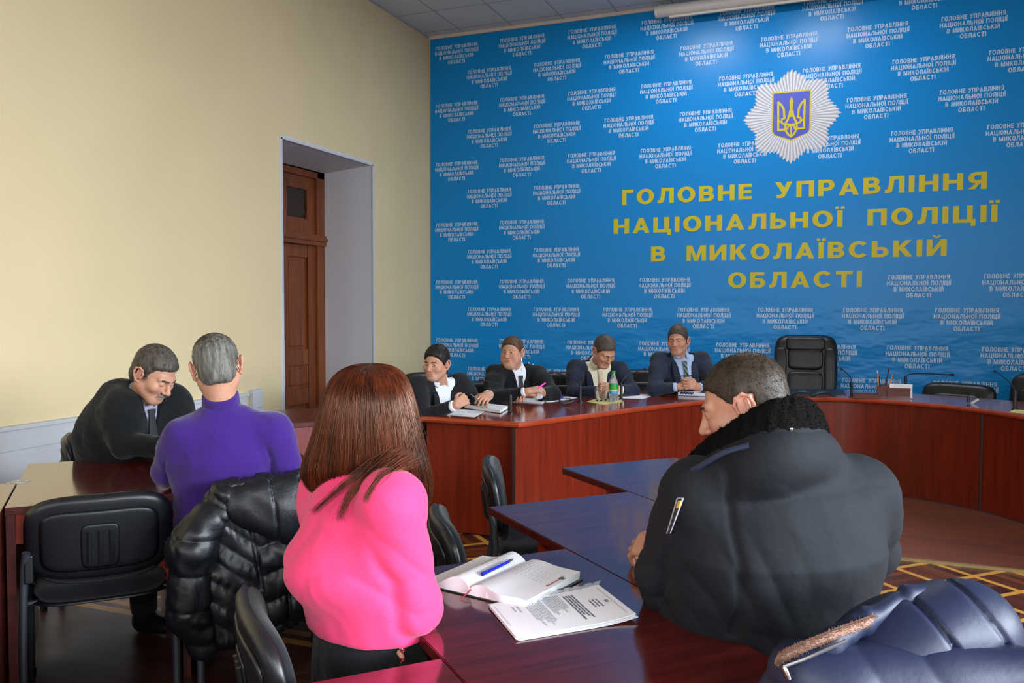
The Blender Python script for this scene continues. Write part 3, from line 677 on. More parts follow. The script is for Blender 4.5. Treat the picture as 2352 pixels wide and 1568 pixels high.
def pen(p0, p1, r, lb, m, name='pen', tipm=None, z=None):
    a, b = Vector(p0), Vector(p1); c = (a+b)/2; t = thing(name, lb, 'pen', c); d = (b-a).normalized(); L = (b-a).length
    mb = MB(); mb.tube([a-c, b-c-d*L*.16], [r, r], 12); mb.build('barrel', m, t, smooth=True)
    mb = MB(); mb.tube([b-c-d*L*.16, b-c-d*L*.04, b-c], [r*.95, r*.55, r*.2], 12); mb.build('tip', tipm or m, t, smooth=True)
    mb = MB(); mb.tube([a-c-d*L*.0, a-c+d*L*.05], [r*1.05, r*1.15], 12); mb.build('end_cap', m, t, smooth=True); return t
M['pen_blue'] = mat('pen_blue', srgb(30, 44, 200), .15, coat=.5); M['pen_pink'] = mat('pen_pink', srgb(240, 70, 190), .3)
a = atz(1276, 913, .762); b = atz(1298, 910, .762); pen(a, b, .007, 'blue pen lying on the papers of the woman officer', M['pen_blue'])
pen(W(1253, 879, 6.16), W(1234, 892, 6.14), .006, 'pink pen held by the woman officer', M['pen_pink'])
pen(W(1082, 905, 5.62), W(1101, 921, 5.60), .004, 'thin silver pen between the fingers of the young man', mat('pen_silver', srgb(120, 124, 130), .3, metal=.6))
g = thing('spectacles', 'folded spectacles lying by the blue pen on the far papers', 'glasses', atz(1296, 917, .754)+Vector((0, 0, .0)), .3)
for s in (-1, 1):
    m = MB(); m.tube([(s*.03+.022*math.cos(2*PI*i/16), .016*math.sin(2*PI*i/16), .008) for i in range(17)], .0012, 6); m.build('rim', M['mic'], g, smooth=True)
    m = MB(); m.tube([(s*.052, 0, .008), (s*.045, .05, .006), (-s*.03, .055, .004)], .0014, 6); m.build('temple_arm', M['mic'], g, smooth=True)
p = atz(1300, 930, ZT); t = thing('cable_plug', 'black cable plug lying near the front edge of the curved table', 'plug', (p.x, p.y, ZT+.0004), .5)
m = MB(); m.tube([(-.03, 0, .012), (.015, 0, .014), (.06, .01, .030)], [.012, .012, .009], 10); m.build('housing', M['mic'], t, smooth=True); m = MB(); m.tube(bez((-.03, 0, .012), (-.06, 0, .03), (-.05, .03, .05), (-.02, .03, .02), 10), .004, 8); m.build('cord', M['mic'], t, smooth=True)
flat_sheet('phone', [(1326, 909), (1358, 907), (1362, 911), (1330, 914)], 'flat black phone with a pen beside it, left of the drinking glasses', 'phone', M['mic'], .01)
flat_sheet('napkin', [(1348, 922), (1380, 912), (1430, 912), (1428, 923), (1385, 929)], 'yellow patterned napkin under the glasses and the bottle', 'napkin', mat('napkin_yellow', srgb(206, 196, 120), .8, vary=(60, .25)), .001)
M['glass'] = mat('clear_glass', (.95, .97, .97, 1), .03, .5, Transmission_Weight=1.0, IOR=1.3)
def tumbler(px, lb):
    p = atz(px[0], px[1], ZT); m = MB(); m.lathe([(.026, 0), (.028, .004), (.033, .098), (.0335, .1), (.0315, .1), (.0265, .012), (.001, .010)], 24)
    o = m.build('drinking_glass', M['glass'], smooth=50); o.location = (p.x, p.y, ZT+.002); tag(o, lb, 'glass', 'drinking glasses on the napkin')
tumbler((1376, 921), 'left of two faceted drinking glasses on the yellow napkin'); tumbler((1394, 919), 'drinking glass nearer to the water bottle on the yellow napkin')
p = atz(1409, 921, ZT); bt = thing('water_bottle', 'clear plastic water bottle with a green cap and green label', 'bottle', (p.x, p.y, ZT+.002))
m = MB(); m.lathe([(.028, 0), (.033, .006), (.033, .05), (.031, .06), (.033, .07), (.033, .135), (.030, .155), (.015, .195), (.013, .205), (.013, .212)], 28); m.build('bottle_body', mat('clear_plastic', (.80, .90, .97, 1), .06, Transmission_Weight=.85, IOR=1.2), bt, smooth=50)
def label_mat():
    m = bpy.data.materials.new('bottle_label'); m.use_nodes = True; t = NT(m); tc = t.add('ShaderNodeTexCoord'); sp = t.add('ShaderNodeSeparateXYZ'); t.link(tc.outputs['Generated'], sp.inputs[0])
    t.link(t.ramp(sp.outputs[2], [(.0, srgb(60, 140, 200)), (.30, srgb(90, 170, 210)), (.36, srgb(220, 220, 90)), (.45, srgb(40, 150, 60)), (1, srgb(30, 150, 60))]), t.b.inputs['Base Color']); t.b.inputs['Roughness'].default_value = .4; return m
m = MB(); m.lathe([(.0336, .058), (.0337, .06), (.0337, .130), (.0336, .132)], 28); m.build('bottle_label', label_mat(), bt, smooth=50)
m = MB(); m.lathe([(.0155, .206), (.0155, .226), (.012, .230)], 20); m.build('bottle_cap', mat('cap_green', srgb(30, 140, 70), .4), bt, smooth=50)
flat_sheet('paper_sheet', [(1424, 914), (1440, 903), (1506, 906), (1478, 915)], 'loose white sheet right of the water bottle', 'paper')
closed_block('paper_stack', [(1420, 906), (1424, 899), (1452, 900), (1444, 906)], .035, 'thick stack of stapled papers behind the water bottle', 'paper', M['paper'])
closed_block('notebook', [(1556, 908), (1572, 897), (1640, 899), (1632, 911)], .026, 'dark blue notebook under the clasped hands of the man with the green tie', 'notebook', mat('blue_cover', srgb(28, 40, 88), .45))
p = atz(1578, 905, .778); t = thing('lanyard_knot', 'dark blue crumpled cord lying on the notebook by the clasped hands', 'cord', (p.x, p.y, .777)); m = MB()
m.tube([(-.05+.1*i/16, .012*math.sin(i*1.7), .007+.008*abs(math.sin(i*.9))) for i in range(17)], .007, 8); m.build('cord', mat('navy_cord', srgb(30, 38, 90), .6), t, smooth=True)
flat_sheet('desk_pad', [(1796, 905), (1800, 893), (1936, 894), (1944, 906)], 'flat black desk pad before the empty executive chair', 'desk pad', M['leather'], .004)
p = atz(1868, 912, ZT); t = thing('phone_stand', 'black arched plastic stand lying on the desk pad', 'stand', (p.x, p.y, ZT+.0045), 0)
m = MB(); n = 20
for i in range(n+1):
    u = -1+2*i/n; zz = .012+.030*abs(math.sin(PI*u))**.8; x = u*.155
    m.v += [(x, -.035+.02*abs(u), zz), (x, .045, zz+.012), (x, .045, zz+.004), (x, -.035+.02*abs(u), max(0, zz-.010))]
for i in range(n):
    for j in range(4): m.f.append((i*4+j, i*4+(j+1) % 4, i*4+4+(j+1) % 4, i*4+4+j)); m.m.append(0)
m.f += [(3, 2, 1, 0), (n*4, n*4+1, n*4+2, n*4+3)]; m.m += [0, 0]; m.build('arched_shell', M['black_plastic'], t, smooth='all')
M['set_wood'] = wood('desk_set_wood', srgb(70, 22, 18), srgb(100, 36, 28), (40, 40, 40), .3, .4)
def boxat(px, w, dth, h, name, lb, cat, m, hollow=True, rz=.05):
    p = atz(px[0], px[1], ZT); t = thing(name, lb, cat, (p.x, p.y, ZT+.0004), rz); k = .006
    q = MB(); q.box((-w/2, -dth/2, 0), (w/2, dth/2, k)); q.build('base', m, t)
    for nm, a, b in (('front_wall', (-w/2, -dth/2, k), (w/2, -dth/2+k, h)), ('back_wall', (-w/2, dth/2-k, k), (w/2, dth/2, h)), ('side_wall', (-w/2, -dth/2+k, k), (-w/2+k, dth/2-k, h)), ('side_wall', (w/2-k, -dth/2+k, k), (w/2, dth/2-k, h))):
        q = MB(); q.box(a, b); q.build(nm, m, t)
    return t
boxat((1988, 913), .19, .10, .035, 'clip_tray', 'low wooden paper clip tray of the desk set', 'tray', M['set_wood'])
cup = boxat((2027, 912), .078, .078, .10, 'pencil_cup', 'square dark wooden cup holding pencils', 'cup', M['set_wood'])
boxat((2064, 914), .165, .05, .085, 'card_holder', 'dark wooden holder with white note cards', 'card holder', M['set_wood'])
p = atz(2067, 914, ZT); q = MB(); q.box((-.075, -.008, .008), (.088, .012, .115)); o = q.build('note_cards', M['paper']); o.location = (p.x, p.y, ZT); o.rotation_euler = (0, 0, .05); tag(o, 'white note cards standing in the wooden card holder', 'cards')
cb = cup.location
def stick(dx, dy, ex, ey, L, r, name, lb, cat, m, flat=None, tip=None):
    t = thing(name, lb, cat, (cb.x+dx, cb.y+dy, ZT+.008)); e = Vector((ex, ey, L)); q = MB(); q.tube([(0, 0, 0), e*.92], r, 8, flat=flat); q.build('shaft', m, t, smooth=True)
    q = MB(); q.tube([e*.92, e], [r, r*.3 if tip else r*.9], 8, flat=flat); q.build('tip', tip or m, t, smooth=True)
M['pencil'] = mat('pencil_orange', srgb(226, 140, 50), .5)
stick(-.02, .01, -.02, 0, .205, .004, 'pencil', 'orange pencil leaning left in the wooden cup', 'pencil', M['pencil'], tip=M['paper'])
stick(.02, .01, .055, 0, .180, .004, 'pencil', 'orange pencil leaning right in the wooden cup', 'pencil', M['pencil'], tip=M['pencil'])
stick(.005, .0, .04, .0, .225, .014, 'letter_opener', 'wide red brown wooden letter opener in the cup', 'letter opener', M['set_wood'], .35)
stick(-.02, -.01, -.005, .0, .16, .004, 'pen', 'black pen standing in the wooden pencil cup', 'pen', M['mic'])
p = atz(2235, 925, ZT); t = thing('power_adapter', 'small black and white cable adapter lying on the right wing of the table', 'adapter', (p.x, p.y, ZT+.0004))
m = MB(); m.tube([(-.03, 0, .012), (-.035, .01, .055)], [.012, .010], 10); m.build('black_plug', M['mic'], t, smooth=True); m = MB(); m.box((-.01, -.012, .0), (.05, .012, .014), T=Matrix.Rotation(-.6, 4, 'Y')); m.build('white_connector', M['white_paint'], t, bevel=.002)
flat_sheet('napkin', [(2318, 945), (2330, 939), (2372, 941), (2372, 950)], 'yellow patterned napkin at the right edge of the photo', 'napkin', mat('napkin_yellow_b', srgb(206, 196, 120), .8, vary=(60, .25)), .001)
flat_sheet('paper_sheet', [(358, 1000), (374, 988), (400, 990), (392, 1003)], 'white sheet on the desk beside the officer by the wall', 'paper', z=.752)
flat_sheet('paper_sheet', [(15, 1111), (36, 1104), (72, 1105), (56, 1112)], 'printed leaflet on the desk corner at the left edge', 'leaflet', mat('leaflet_grey', srgb(190, 190, 186), .6, vary=(40, .5)), z=.75)

# ------------------------------------------------------------------ the open notebook in the foreground
g0, g1 = atz(1086, 1352, .765), atz(1206, 1297, .765); ga = (g1-g0); GL = ga.length; ga.normalize()
lo = atz(1055, 1305, .75); L_ = Vector((-ga.y, ga.x, 0)); nb = thing('notebook', 'thick open notebook with handwriting and a blue pen in its fold, on the foreground desk', 'notebook', ((g0.x+g1.x)/2, (g0.y+g1.y)/2, ZT+.0004))
nbR = Matrix.Rotation(math.atan2(ga.y, ga.x), 4, 'Z'); nb.rotation_euler = (0, 0, math.atan2(ga.y, ga.x))   # local x along the gutter, +y is the far page
PWL, PWR, HL = .150, .165, GL/2+.012
def page_z(u, side): return (.010+.026*math.exp(-((u-.30)/.26)**2)+.006*(1-u) if side > 0 else .024+.008*math.exp(-((u-.25)/.25)**2)-.004*u)*(1 if u > .06 else .55+.45*u/.06)
def page_block(side, pw, name):
    m = MB(); n = 20; rows_ = []
    for i in range(n+1):
        u = i/n; z = page_z(u, side); y = side*pw*u
        for k, x in enumerate((-HL, -HL*.3, HL*.3, HL)): m.v.append((x+(.006*math.sin(9*u) if k in (0,) else 0)-.0*u, y, z+(.003 if k == 3 else 0)*u))
        for x in (-HL, HL): m.v.append((x, y*(1 if side > 0 else .985), .003))
    for i in range(n):
        a, b = i*6, i*6+6
        for k in range(3): m.f.append((a+k, a+k+1, b+k+1, b+k)); m.m.append(0)
        m.f += [(a+4, a, b, b+4), (a+3, a+5, b+5, b+3), (a+5, a+4, b+4, b+5)]; m.m += [0]*3
    e = n*6; m.f += [(e, e+1, e+2, e+3, e+5, e+4), (4, 5, 3, 2, 1, 0)]; m.m += [0, 0]
    return m.build(name, M['paper'], nb, smooth=30)
page_block(1, PWL, 'left_pages'); page_block(-1, PWR, 'right_pages')
m = MB(); m.box((-HL-.004, -PWR-.006, 0), (HL+.006, PWL+.006, .003)); m.build('cover', mat('green_cover', srgb(24, 60, 52), .5), nb, bevel=.001)
m = MB()
for k in range(4): m.add([(-HL*.9+.02*k, -PWR-.002-.006*k, .004+.0035*k), (HL*.92-.01*k, -PWR*.72, .005+.0035*k), (HL*.9, -PWR*.3, .006+.0035*k), (-HL*1.02, -PWR*.3, .006+.0035*k), (-HL*.9+.02*k, -PWR-.002-.006*k, .0046+.0035*k), (HL*.92-.01*k, -PWR*.72, .0056+.0035*k), (HL*.9, -PWR*.3, .0066+.0035*k), (-HL*1.02, -PWR*.3, .0066+.0035*k)], [(3, 2, 1, 0), (4, 5, 6, 7), (0, 1, 5, 4), (1, 2, 6, 5), (2, 3, 7, 6), (3, 0, 4, 7)])
m.build('loose_leaves', M['paper'], nb)
def scribble(side, pw, rows__, x0, x1, u0, u1, name, m_, wv=.0016):
    mb = MB()
    for r_ in range(rows__):
        u = u0+(u1-u0)*r_/max(1, rows__-1); x = x0
        xe = x1-rng.uniform(0, .3)*(x1-x0)
        while x < xe:
            w = rng.uniform(.006, .02); pts = []
            for i in range(9): pts.append((x+w*i/8, u+rng.normal(0, wv/pw)))
            for i in range(8):
                (xa, ua), (xb, ub) = pts[i], pts[i+1]; za, zb = page_z(ua, side)+.0009, page_z(ub, side)+.0009; t_ = .0004
                mb.add([(xa, side*pw*ua-t_, za), (xb, side*pw*ub-t_, zb), (xb, side*pw*ub+t_, zb), (xa, side*pw*ua+t_, za)], [(0, 1, 2, 3)])
            x += w+rng.uniform(.003, .008)
    mb.build(name, m_, nb)
scribble(1, PWL, 5, -.01, HL*.95, .25, .55, 'handwriting', M['ink']); scribble(-1, PWR, 9, .0, HL*.93, .16, .74, 'handwriting', M['ink']); scribble(-1, PWR, 1, HL*.6, HL*.9, .88, .88, 'red_note', M['ink_red'])
mb = MB()
for i in range(7): x = -HL*.1+i*.012; mb.box((x, -PWR*.93+.0, page_z(.9, -1)+.0006), (x+.008, -PWR*.93+.006, page_z(.9, -1)+.0012))
mb.build('red_index_marks', mat('index_red', srgb(170, 90, 96), .7), nb)
mb = MB()
for i in range(2): mb.box((HL*.40+.018*i, -PWR*.97+.010*i, page_z(.9, -1)+.0006), (HL*.40+.014+.018*i, -PWR*.97+.017+.010*i, page_z(.9, -1)+.0012))
mb.build('grey_index_marks', mat('index_grey', srgb(110, 114, 124), .7), nb)
mb = MB(); mb.tube(bez((-HL+.01, -.004, .018), (-HL-.01, -.004, .016), (-HL-.02, -.002, .006), (-HL-.032, .004, .002), 8), .0022, 6, flat=.4); mb.build('bookmark', mat('red_ribbon', srgb(176, 40, 40), .6), nb)
gd = Vector((ga.x, ga.y, 0)); pc = (g0+g1)/2; pz = ZT+.038
pen(Vector((pc.x, pc.y, pz))-gd*.070+L_*.006, Vector((pc.x, pc.y, pz+.004))+gd*.070+L_*.006, .0052, 'blue ballpoint pen lying in the fold of the open notebook', M['pen_blue'], 'ballpoint_pen', mat('pen_tip', srgb(120, 110, 100), .3, metal=.5))
# printed sheets in a clear punched pocket
Q4 = [atz(x, y, ZT+.004) for x, y in ((1124, 1391), (1376, 1348), (1462, 1420), (1187, 1466))]; c4 = sum(Q4, Vector())/4; ql = [q-c4 for q in Q4]
dc = thing('document', 'stapled printed sheets in a clear punched pocket on the foreground desk', 'document', (c4.x, c4.y, ZT+.0004))
def sheet(k, jit, name, m_, th=.0009, grow=1.0):
    n = 8; mb = MB(); a, b, c, d = ql; jit = Vector(jit)
    for i in range(n+1):
        for j in range(n+1):
            u, v = i/n, j/n; p = (a*(1-u)*(1-v)+b*u*(1-v)+c*u*v+d*(1-u)*v)*grow+jit; z = k+.010*max(0, u-.62)**2*6*(.4+.6*v); mb.v.append((p.x, p.y, z)); 
    o_ = len(mb.v); mb.v += [(x, y, z+th) for x, y, z in mb.v[:o_]]; w = n+1
    for i in range(n):
        for j in range(n): mb.f += [(i*w+j, i*w+j+1, (i+1)*w+j+1, (i+1)*w+j), (o_+i*w+j, o_+(i+1)*w+j, o_+(i+1)*w+j+1, o_+i*w+j+1)]
    for i in range(n): mb.f += [(i*w, (i+1)*w, o_+(i+1)*w, o_+i*w), ((i+1)*w+n, i*w+n, o_+i*w+n, o_+(i+1)*w+n), (i+1, i, o_+i, o_+i+1), (n*w+i, n*w+i+1, o_+n*w+i+1, o_+n*w+i)]
    mb.m = [0]*len(mb.f); return mb.build(name, m_, dc, smooth=30)
M['pocket'] = mat('clear_pocket', (.75, .78, .82, 1), .15, Transmission_Weight=.6, IOR=1.1)
sheet(.0005, (.006, -.004, 0), 'paper_sheet', M['paper']); sheet(.003, (.002, -.006, 0), 'paper_sheet', M['paper']); tp_ = sheet(.0058, (0, 0, 0), 'paper_sheet', M['paper'])
a, b, c, d = [Vector((q.x, q.y, .0)) for q in ql]
def on(u, v, dz=.0078): p = a*(1-u)*(1-v)+b*u*(1-v)+c*u*v+d*(1-u)*v; return (p.x, p.y, dz+.010*max(0, u-.62)**2*6*(.4+.6*v))
def tlines(us, v0, v1, words, name, m_, h=.010, rag=.25):
    mb = MB()
    for u in us:
        v = v0; end = v1-rng.uniform(0, rag)*(v1-v0)
        while v < end:
            w = rng.uniform(.5, 1.4)*(v1-v0)/words; e = min(v+w, end); mb.add([on(u, v), on(u, e), on(u-h, e), on(u-h, v)], [(0, 1, 2, 3)]); v += w+.012
    mb.build(name, m_, tp_)
M['ink_pale'] = mat('ink_pale', srgb(168, 174, 184), .8)
tlines([.85, .82, .79], .38, .66, 3, 'heading', M['ink'], .011, .3); tlines([.70, .675, .65, .625], .14, .86, 6, 'bold_paragraph', M['ink'], .012, .2)
tlines([.58-.02*i for i in range(8)], .08, .62, 8, 'paragraph', M['ink_pale'], .008); tlines([.40-.022*i for i in range(7)], .08, .88, 10, 'paragraph', M['ink_pale'], .008); tlines([.16, .20], .2, .4, 3, 'signature_line', M['ink_pale'], .01); tlines([.955], .1, .9, 14, 'page_header', M['ink_pale'], .006, 0); tlines([.03], .1, .7, 12, 'page_footer', M['ink_pale'], .006, 0)
mb = MB()
for k in (-1, 0, 1): mb.add([on(.925, .50+.03*k-.008, .0079), on(.925, .50+.03*k+.008, .0079), on(.890, .50+.022*k+.006, .0079), on(.890, .50+.022*k-.006, .0079)], [(0, 1, 2, 3)])
mb.build('small_emblem', M['ink'], tp_)
st = [(b-a).normalized(), (a-d).normalized()]; e0 = a; mb = MB(); off_ = st[1]*.030
mb.add([tuple(a+Vector((0, 0, .004))), tuple(b+Vector((0, 0, .010))), tuple(b+off_+Vector((0, 0, .008))+st[0]*.02), tuple(a+off_*.35+Vector((0, 0, .003)))], [(0, 1, 2, 3)]); mb.v += [(x, y, z+.0006) for x, y, z in mb.v[:4]]; mb.f += [(7, 6, 5, 4), (0, 1, 5, 4), (1, 2, 6, 5), (2, 3, 7, 6), (3, 0, 4, 7)]; mb.m += [0]*5
pk = mb.build('punched_edge', mat('pocket_edge', (.55, .58, .64, 1), .3), dc); mb = MB()
for i, u in enumerate((.66, .76, .86, .965)):
    p = a*(1-u)+b*u+off_*(.35+.65*u)*.55+Vector((0, 0, .0035+.007*u)); s1 = st[0]*(.010 if i % 2 == 0 else .005); s2 = st[1]*.004; mb.add([tuple(p+s1*math.cos(t_)+s2*math.sin(t_)+Vector((0, 0, .0016))) for t_ in [2*PI*j/14 for j in range(14)]], [tuple(range(14))])
mb.build('punch_hole', mat('hole_dark', srgb(60, 30, 36), .5), pk)
# ------------------------------------------------------------------ smooth bodies: distance fields meshed with surface nets
F4 = np.float32
def V3(*a): return np.array(a, dtype=np.float64)
def unit(v): v = np.asarray(v, float); return v/np.linalg.norm(v)
def frame(fwd, up=(0, 0, 1), roll=0):                         # columns: right, forward, up
    f = unit(fwd); x = unit(np.cross(f, up)); u = np.cross(x, f)
    if roll: c, s = math.cos(roll), math.sin(roll); x, u = x*c+u*s, u*c-x*s
    return np.stack([x, f, u], 1)
I3 = np.eye(3)
_wr = np.random.default_rng(3); _WK = _wr.normal(size=(7, 3)); _WK /= np.linalg.norm(_WK, axis=1)[:, None]; _WP = _wr.uniform(0, 6.28, 14)
def folds(P, f):                                              # smooth pseudo noise, roughly -1..1
    o = np.zeros(len(P), F4)
    for i in range(6):
        q = P @ (_WK[i]*f*(1+.23*i)).astype(F4); w = P @ (_WK[(i+3) % 7]*f*.8).astype(F4)
        o += np.sin(q+1.7*np.sin(w+_WP[i])+_WP[i+7])
    return o/3.2
class SDF:
    def __init__(s): s.p = []; s.R = I3; s.t = np.zeros(3); s.s = 1.0; s.disp = None; s.post = None
    def at(s, R=I3, t=(0, 0, 0), sc_=1.0): s.R = np.asarray(R); s.t = np.asarray(t, float); s.s = sc_; return s
    def _w(s, p): return s.R @ (np.asarray(p, float)*s.s)+s.t
    def rc(s, a, b, ra, rb, k=.02, m=1):
        a, b = s._w(a), s._w(b); ra *= s.s; rb *= s.s; ab = b-a; L2 = max(ab @ ab, 1e-9); A, B = a.astype(F4), ab.astype(F4)
        def f(P):
            q = P-A; h = np.clip(q @ B/F4(L2), 0, 1); r = q-h[:, None]*B
            return np.sqrt(np.einsum('ij,ij->i', r, r))-(ra+(rb-ra)*h).astype(F4)
        s.p.append((f, k*s.s, m, (a+b)/2, math.sqrt(L2)/2+max(ra, rb))); return s
    def chain(s, pts, rs, k=.02, m=1):
        for i in range(len(pts)-1): s.rc(pts[i], pts[i+1], rs[i], rs[i+1], k, m)
        return s
    def ell(s, c, r, R=I3, k=.02, m=1):
        c = s._w(c); Q = (s.R @ np.asarray(R)).astype(F4); rr = (np.asarray(r, float)*s.s).astype(F4); C = c.astype(F4)
        def f(P):
            q = (P-C) @ Q; a = q/rr; k0 = np.sqrt(np.einsum('ij,ij->i', a, a)); b = a/rr; k1 = np.sqrt(np.einsum('ij,ij->i', b, b))+1e-6
            return k0*(k0-1)/k1
        s.p.append((f, k*s.s, m, c, float(rr.max()))); return s
    def box(s, c, h, R=I3, rnd=.005, k=.01, m=1):
        c = s._w(c); Q = (s.R @ np.asarray(R)).astype(F4); hh = (np.asarray(h, float)*s.s-rnd*s.s).astype(F4); C = c.astype(F4); r_ = rnd*s.s
        def f(P):
            q = np.abs((P-C) @ Q)-hh; o = np.maximum(q, 0)
            return np.sqrt(np.einsum('ij,ij->i', o, o))+np.minimum(q.max(1), 0)-F4(r_)
        s.p.append((f, k*s.s, m, c, float(np.linalg.norm(hh))+r_)); return s
    def fn(s, f, c, R, k=.02, m=1): s.p.append((f, k, m, np.asarray(c, float), R)); return s
    def ev(s, P, cell):
        P = P.astype(F4); out = np.full(len(P), .2, F4)
        key = np.floor(P/F4(cell)).astype(np.int64); kk = (key[:, 0]*73856093) ^ (key[:, 1]*19349663) ^ (key[:, 2]*83492791)
        od = np.argsort(kk, kind='stable'); ks = kk[od]; cuts = np.flatnonzero(np.diff(ks))+1
        for ix in np.split(od, cuts):
            Q = P[ix]; c = (Q.min(0)+Q.max(0))/2; R = float(np.linalg.norm(Q.max(0)-Q.min(0)))/2; d = None
            for (f, k, m, pc, pr) in s.p:
                if m == 1:
                    if np.linalg.norm(pc-c)-R-pr > .06+k: continue
                    e = f(Q)
                    if d is None: d = e
                    elif k > 0:
                        h = np.clip(.5+.5*(e-d)/k, 0, 1); d = e+(d-e)*h-k*h*(1-h)
                    else: d = np.minimum(d, e)
                elif d is not None:
                    if np.linalg.norm(pc-c)-R-pr > .02+k: continue
                    e = -f(Q)
                    if k > 0: h = np.clip(.5-.5*(e-d)/k, 0, 1); d = e+(d-e)*h+k*h*(1-h)
                    else: d = np.maximum(d, e)
            if d is None: continue
            if s.post is not None: d = s.post(Q, d)
            if s.disp is not None:
                nr = np.abs(d) < .06
                if nr.any(): d = d.copy(); d[nr] += s.disp(Q[nr])
            out[ix] = d
        return out
    def mesh(s, h, pad=.03, fine=None):                       # fine = (centre, half size, spacing): denser grid lines there
        lo = np.min([c-r for f, k, m, c, r in s.p if m == 1], 0)-pad; hi = np.max([c+r for f, k, m, c, r in s.p if m == 1], 0)+pad
        K = 4; H = h*K; gx = []
        for i in range(3):
            if fine is None: gx.append(lo[i]+np.arange(int(math.ceil((hi[i]-lo[i])/H))+1)*H); continue
            a, b = fine[0][i]-fine[1][i], fine[0][i]+fine[1][i]; Hf = fine[2]*K
            g = [np.linspace(lo[i], a, max(2, int(math.ceil((a-lo[i])/H))+1))[:-1]] if a > lo[i] else []
            a2 = max(a, lo[i]); b2 = min(b, hi[i]); g.append(np.linspace(a2, b2, int(math.ceil((b2-a2)/Hf))+1))
            if b < hi[i]: g.append(np.linspace(b, hi[i], max(2, int(math.ceil((hi[i]-b)/H))+1))[1:])
            gx.append(np.concatenate(g))
        nc = np.array([len(g)-1 for g in gx]); dx = [np.diff(g) for g in gx]
        Cd = s.ev(np.stack(np.meshgrid(*gx, indexing='ij'), -1).reshape(-1, 3), H*6).reshape(nc+1)
        m8 = np.stack([Cd[a:nc[0]+a, b:nc[1]+b, c:nc[2]+c] for a in (0, 1) for b in (0, 1) for c in (0, 1)])
        Hl = np.maximum(np.maximum(dx[0][:, None, None], dx[1][None, :, None]), dx[2][None, None, :])
        act = (np.abs(m8).min(0) < Hl*1.5)
        nf = nc*K+1; D = np.repeat(np.repeat(np.repeat(np.where(m8[0] < 0, F4(-.2), F4(.2)), K, 0), K, 1), K, 2)
        D = np.pad(D, ((0, 1), (0, 1), (0, 1)), mode='edge'); msk = np.zeros(nf, bool)
        ia = np.argwhere(act)*K
        for a in range(K+1):
            for b in range(K+1):
                for c in range(K+1): msk[ia[:, 0]+a, ia[:, 1]+b, ia[:, 2]+c] = True
        gf = [np.interp(np.arange(n)/K, np.arange(len(g)), g) for n, g in zip(nf, gx)]
        idx = np.argwhere(msk); D[msk] = s.ev(np.stack([gf[i][idx[:, i]] for i in range(3)], 1), H*4)
        V, Q = nets(D, 0, 1)
        return np.stack([np.interp(V[:, i], np.arange(len(gf[i])), gf[i]) for i in range(3)], 1), Q
def nets(D, lo, h):
    ins = (D < 0).astype(np.int8); n = np.array(D.shape)-1
    cnt = sum(ins[a:n[0]+a, b:n[1]+b, c:n[2]+c] for a in (0, 1) for b in (0, 1) for c in (0, 1))
    cells = np.argwhere((cnt > 0) & (cnt < 8)); vid = np.full(n, -1, np.int32); vid[tuple(cells.T)] = np.arange(len(cells))
    cor = np.array([(a, b, c) for a in (0, 1) for b in (0, 1) for c in (0, 1)])
    vals = np.stack([D[tuple((cells+c).T)] for c in cor], 1)
    acc = np.zeros((len(cells), 3)); w = np.zeros(len(cells))
    for i in range(8):
        for j in range(i+1, 8):
            if np.abs(cor[i]-cor[j]).sum() != 1: continue
            a, b = vals[:, i], vals[:, j]; x = (a < 0) != (b < 0); t = a[x]/(a[x]-b[x])
            acc[x] += cor[i]+(cor[j]-cor[i])*t[:, None]; w[x] += 1
    V = (cells+acc/w[:, None])*h+lo; Q = []
    for ax in range(3):
        u, v = [(1, 2), (2, 0), (0, 1)][ax]; e = np.zeros(3, int); e[ax] = 1
        sl0 = [slice(None)]*3; sl1 = [slice(None)]*3; sl0[ax] = slice(0, -1); sl1[ax] = slice(1, None)
        A, B = ins[tuple(sl0)], ins[tuple(sl1)]
        for sgn in (0, 1):
            E = np.argwhere((A == sgn) & (B == 1-sgn)); E = E[(E[:, u] > 0) & (E[:, v] > 0) & (E[:, u] < n[u]) & (E[:, v] < n[v])]
            eu = np.zeros(3, int); eu[u] = 1; ev = np.zeros(3, int); ev[v] = 1
            q = np.stack([vid[tuple((E-eu-ev).T)], vid[tuple((E-ev).T)], vid[tuple(E.T)], vid[tuple((E-eu).T)]], 1)
            Q.append(q if sgn else q[:, ::-1])
    Q = np.concatenate(Q); return V, Q[(Q >= 0).all(1)]
def mesh_obj(name, V, Q, mats, parent=None, col=None, mi=None, origin=None):
    me = bpy.data.meshes.new(name); O = np.zeros(3) if origin is None else np.asarray(origin)
    k = Q.shape[1]; me.vertices.add(len(V)); me.vertices.foreach_set('co', (V-O).astype(F4).ravel())
    me.loops.add(Q.size); me.loops.foreach_set('vertex_index', Q.astype(np.int32).ravel())
    me.polygons.add(len(Q)); me.polygons.foreach_set('loop_start', np.arange(0, Q.size, k, dtype=np.int32))
    try: me.polygons.foreach_set('loop_total', np.full(len(Q), k, np.int32))
    except Exception: pass
    me.polygons.foreach_set('use_smooth', np.ones(len(Q), bool))
    for m in (mats if isinstance(mats, (list, tuple)) else [mats]): me.materials.append(m)
    if mi is not None: me.polygons.foreach_set('material_index', mi.astype(np.int32))
    me.update(calc_edges=True)
    if col is not None:
        a = me.color_attributes.new('Col', 'FLOAT_COLOR', 'POINT'); a.data.foreach_set('color', np.concatenate([col, np.ones((len(col), 1))], 1).astype(F4).ravel())
    o = bpy.data.objects.new(name, me); COL.objects.link(o)
    if parent: o.parent = parent
    return o
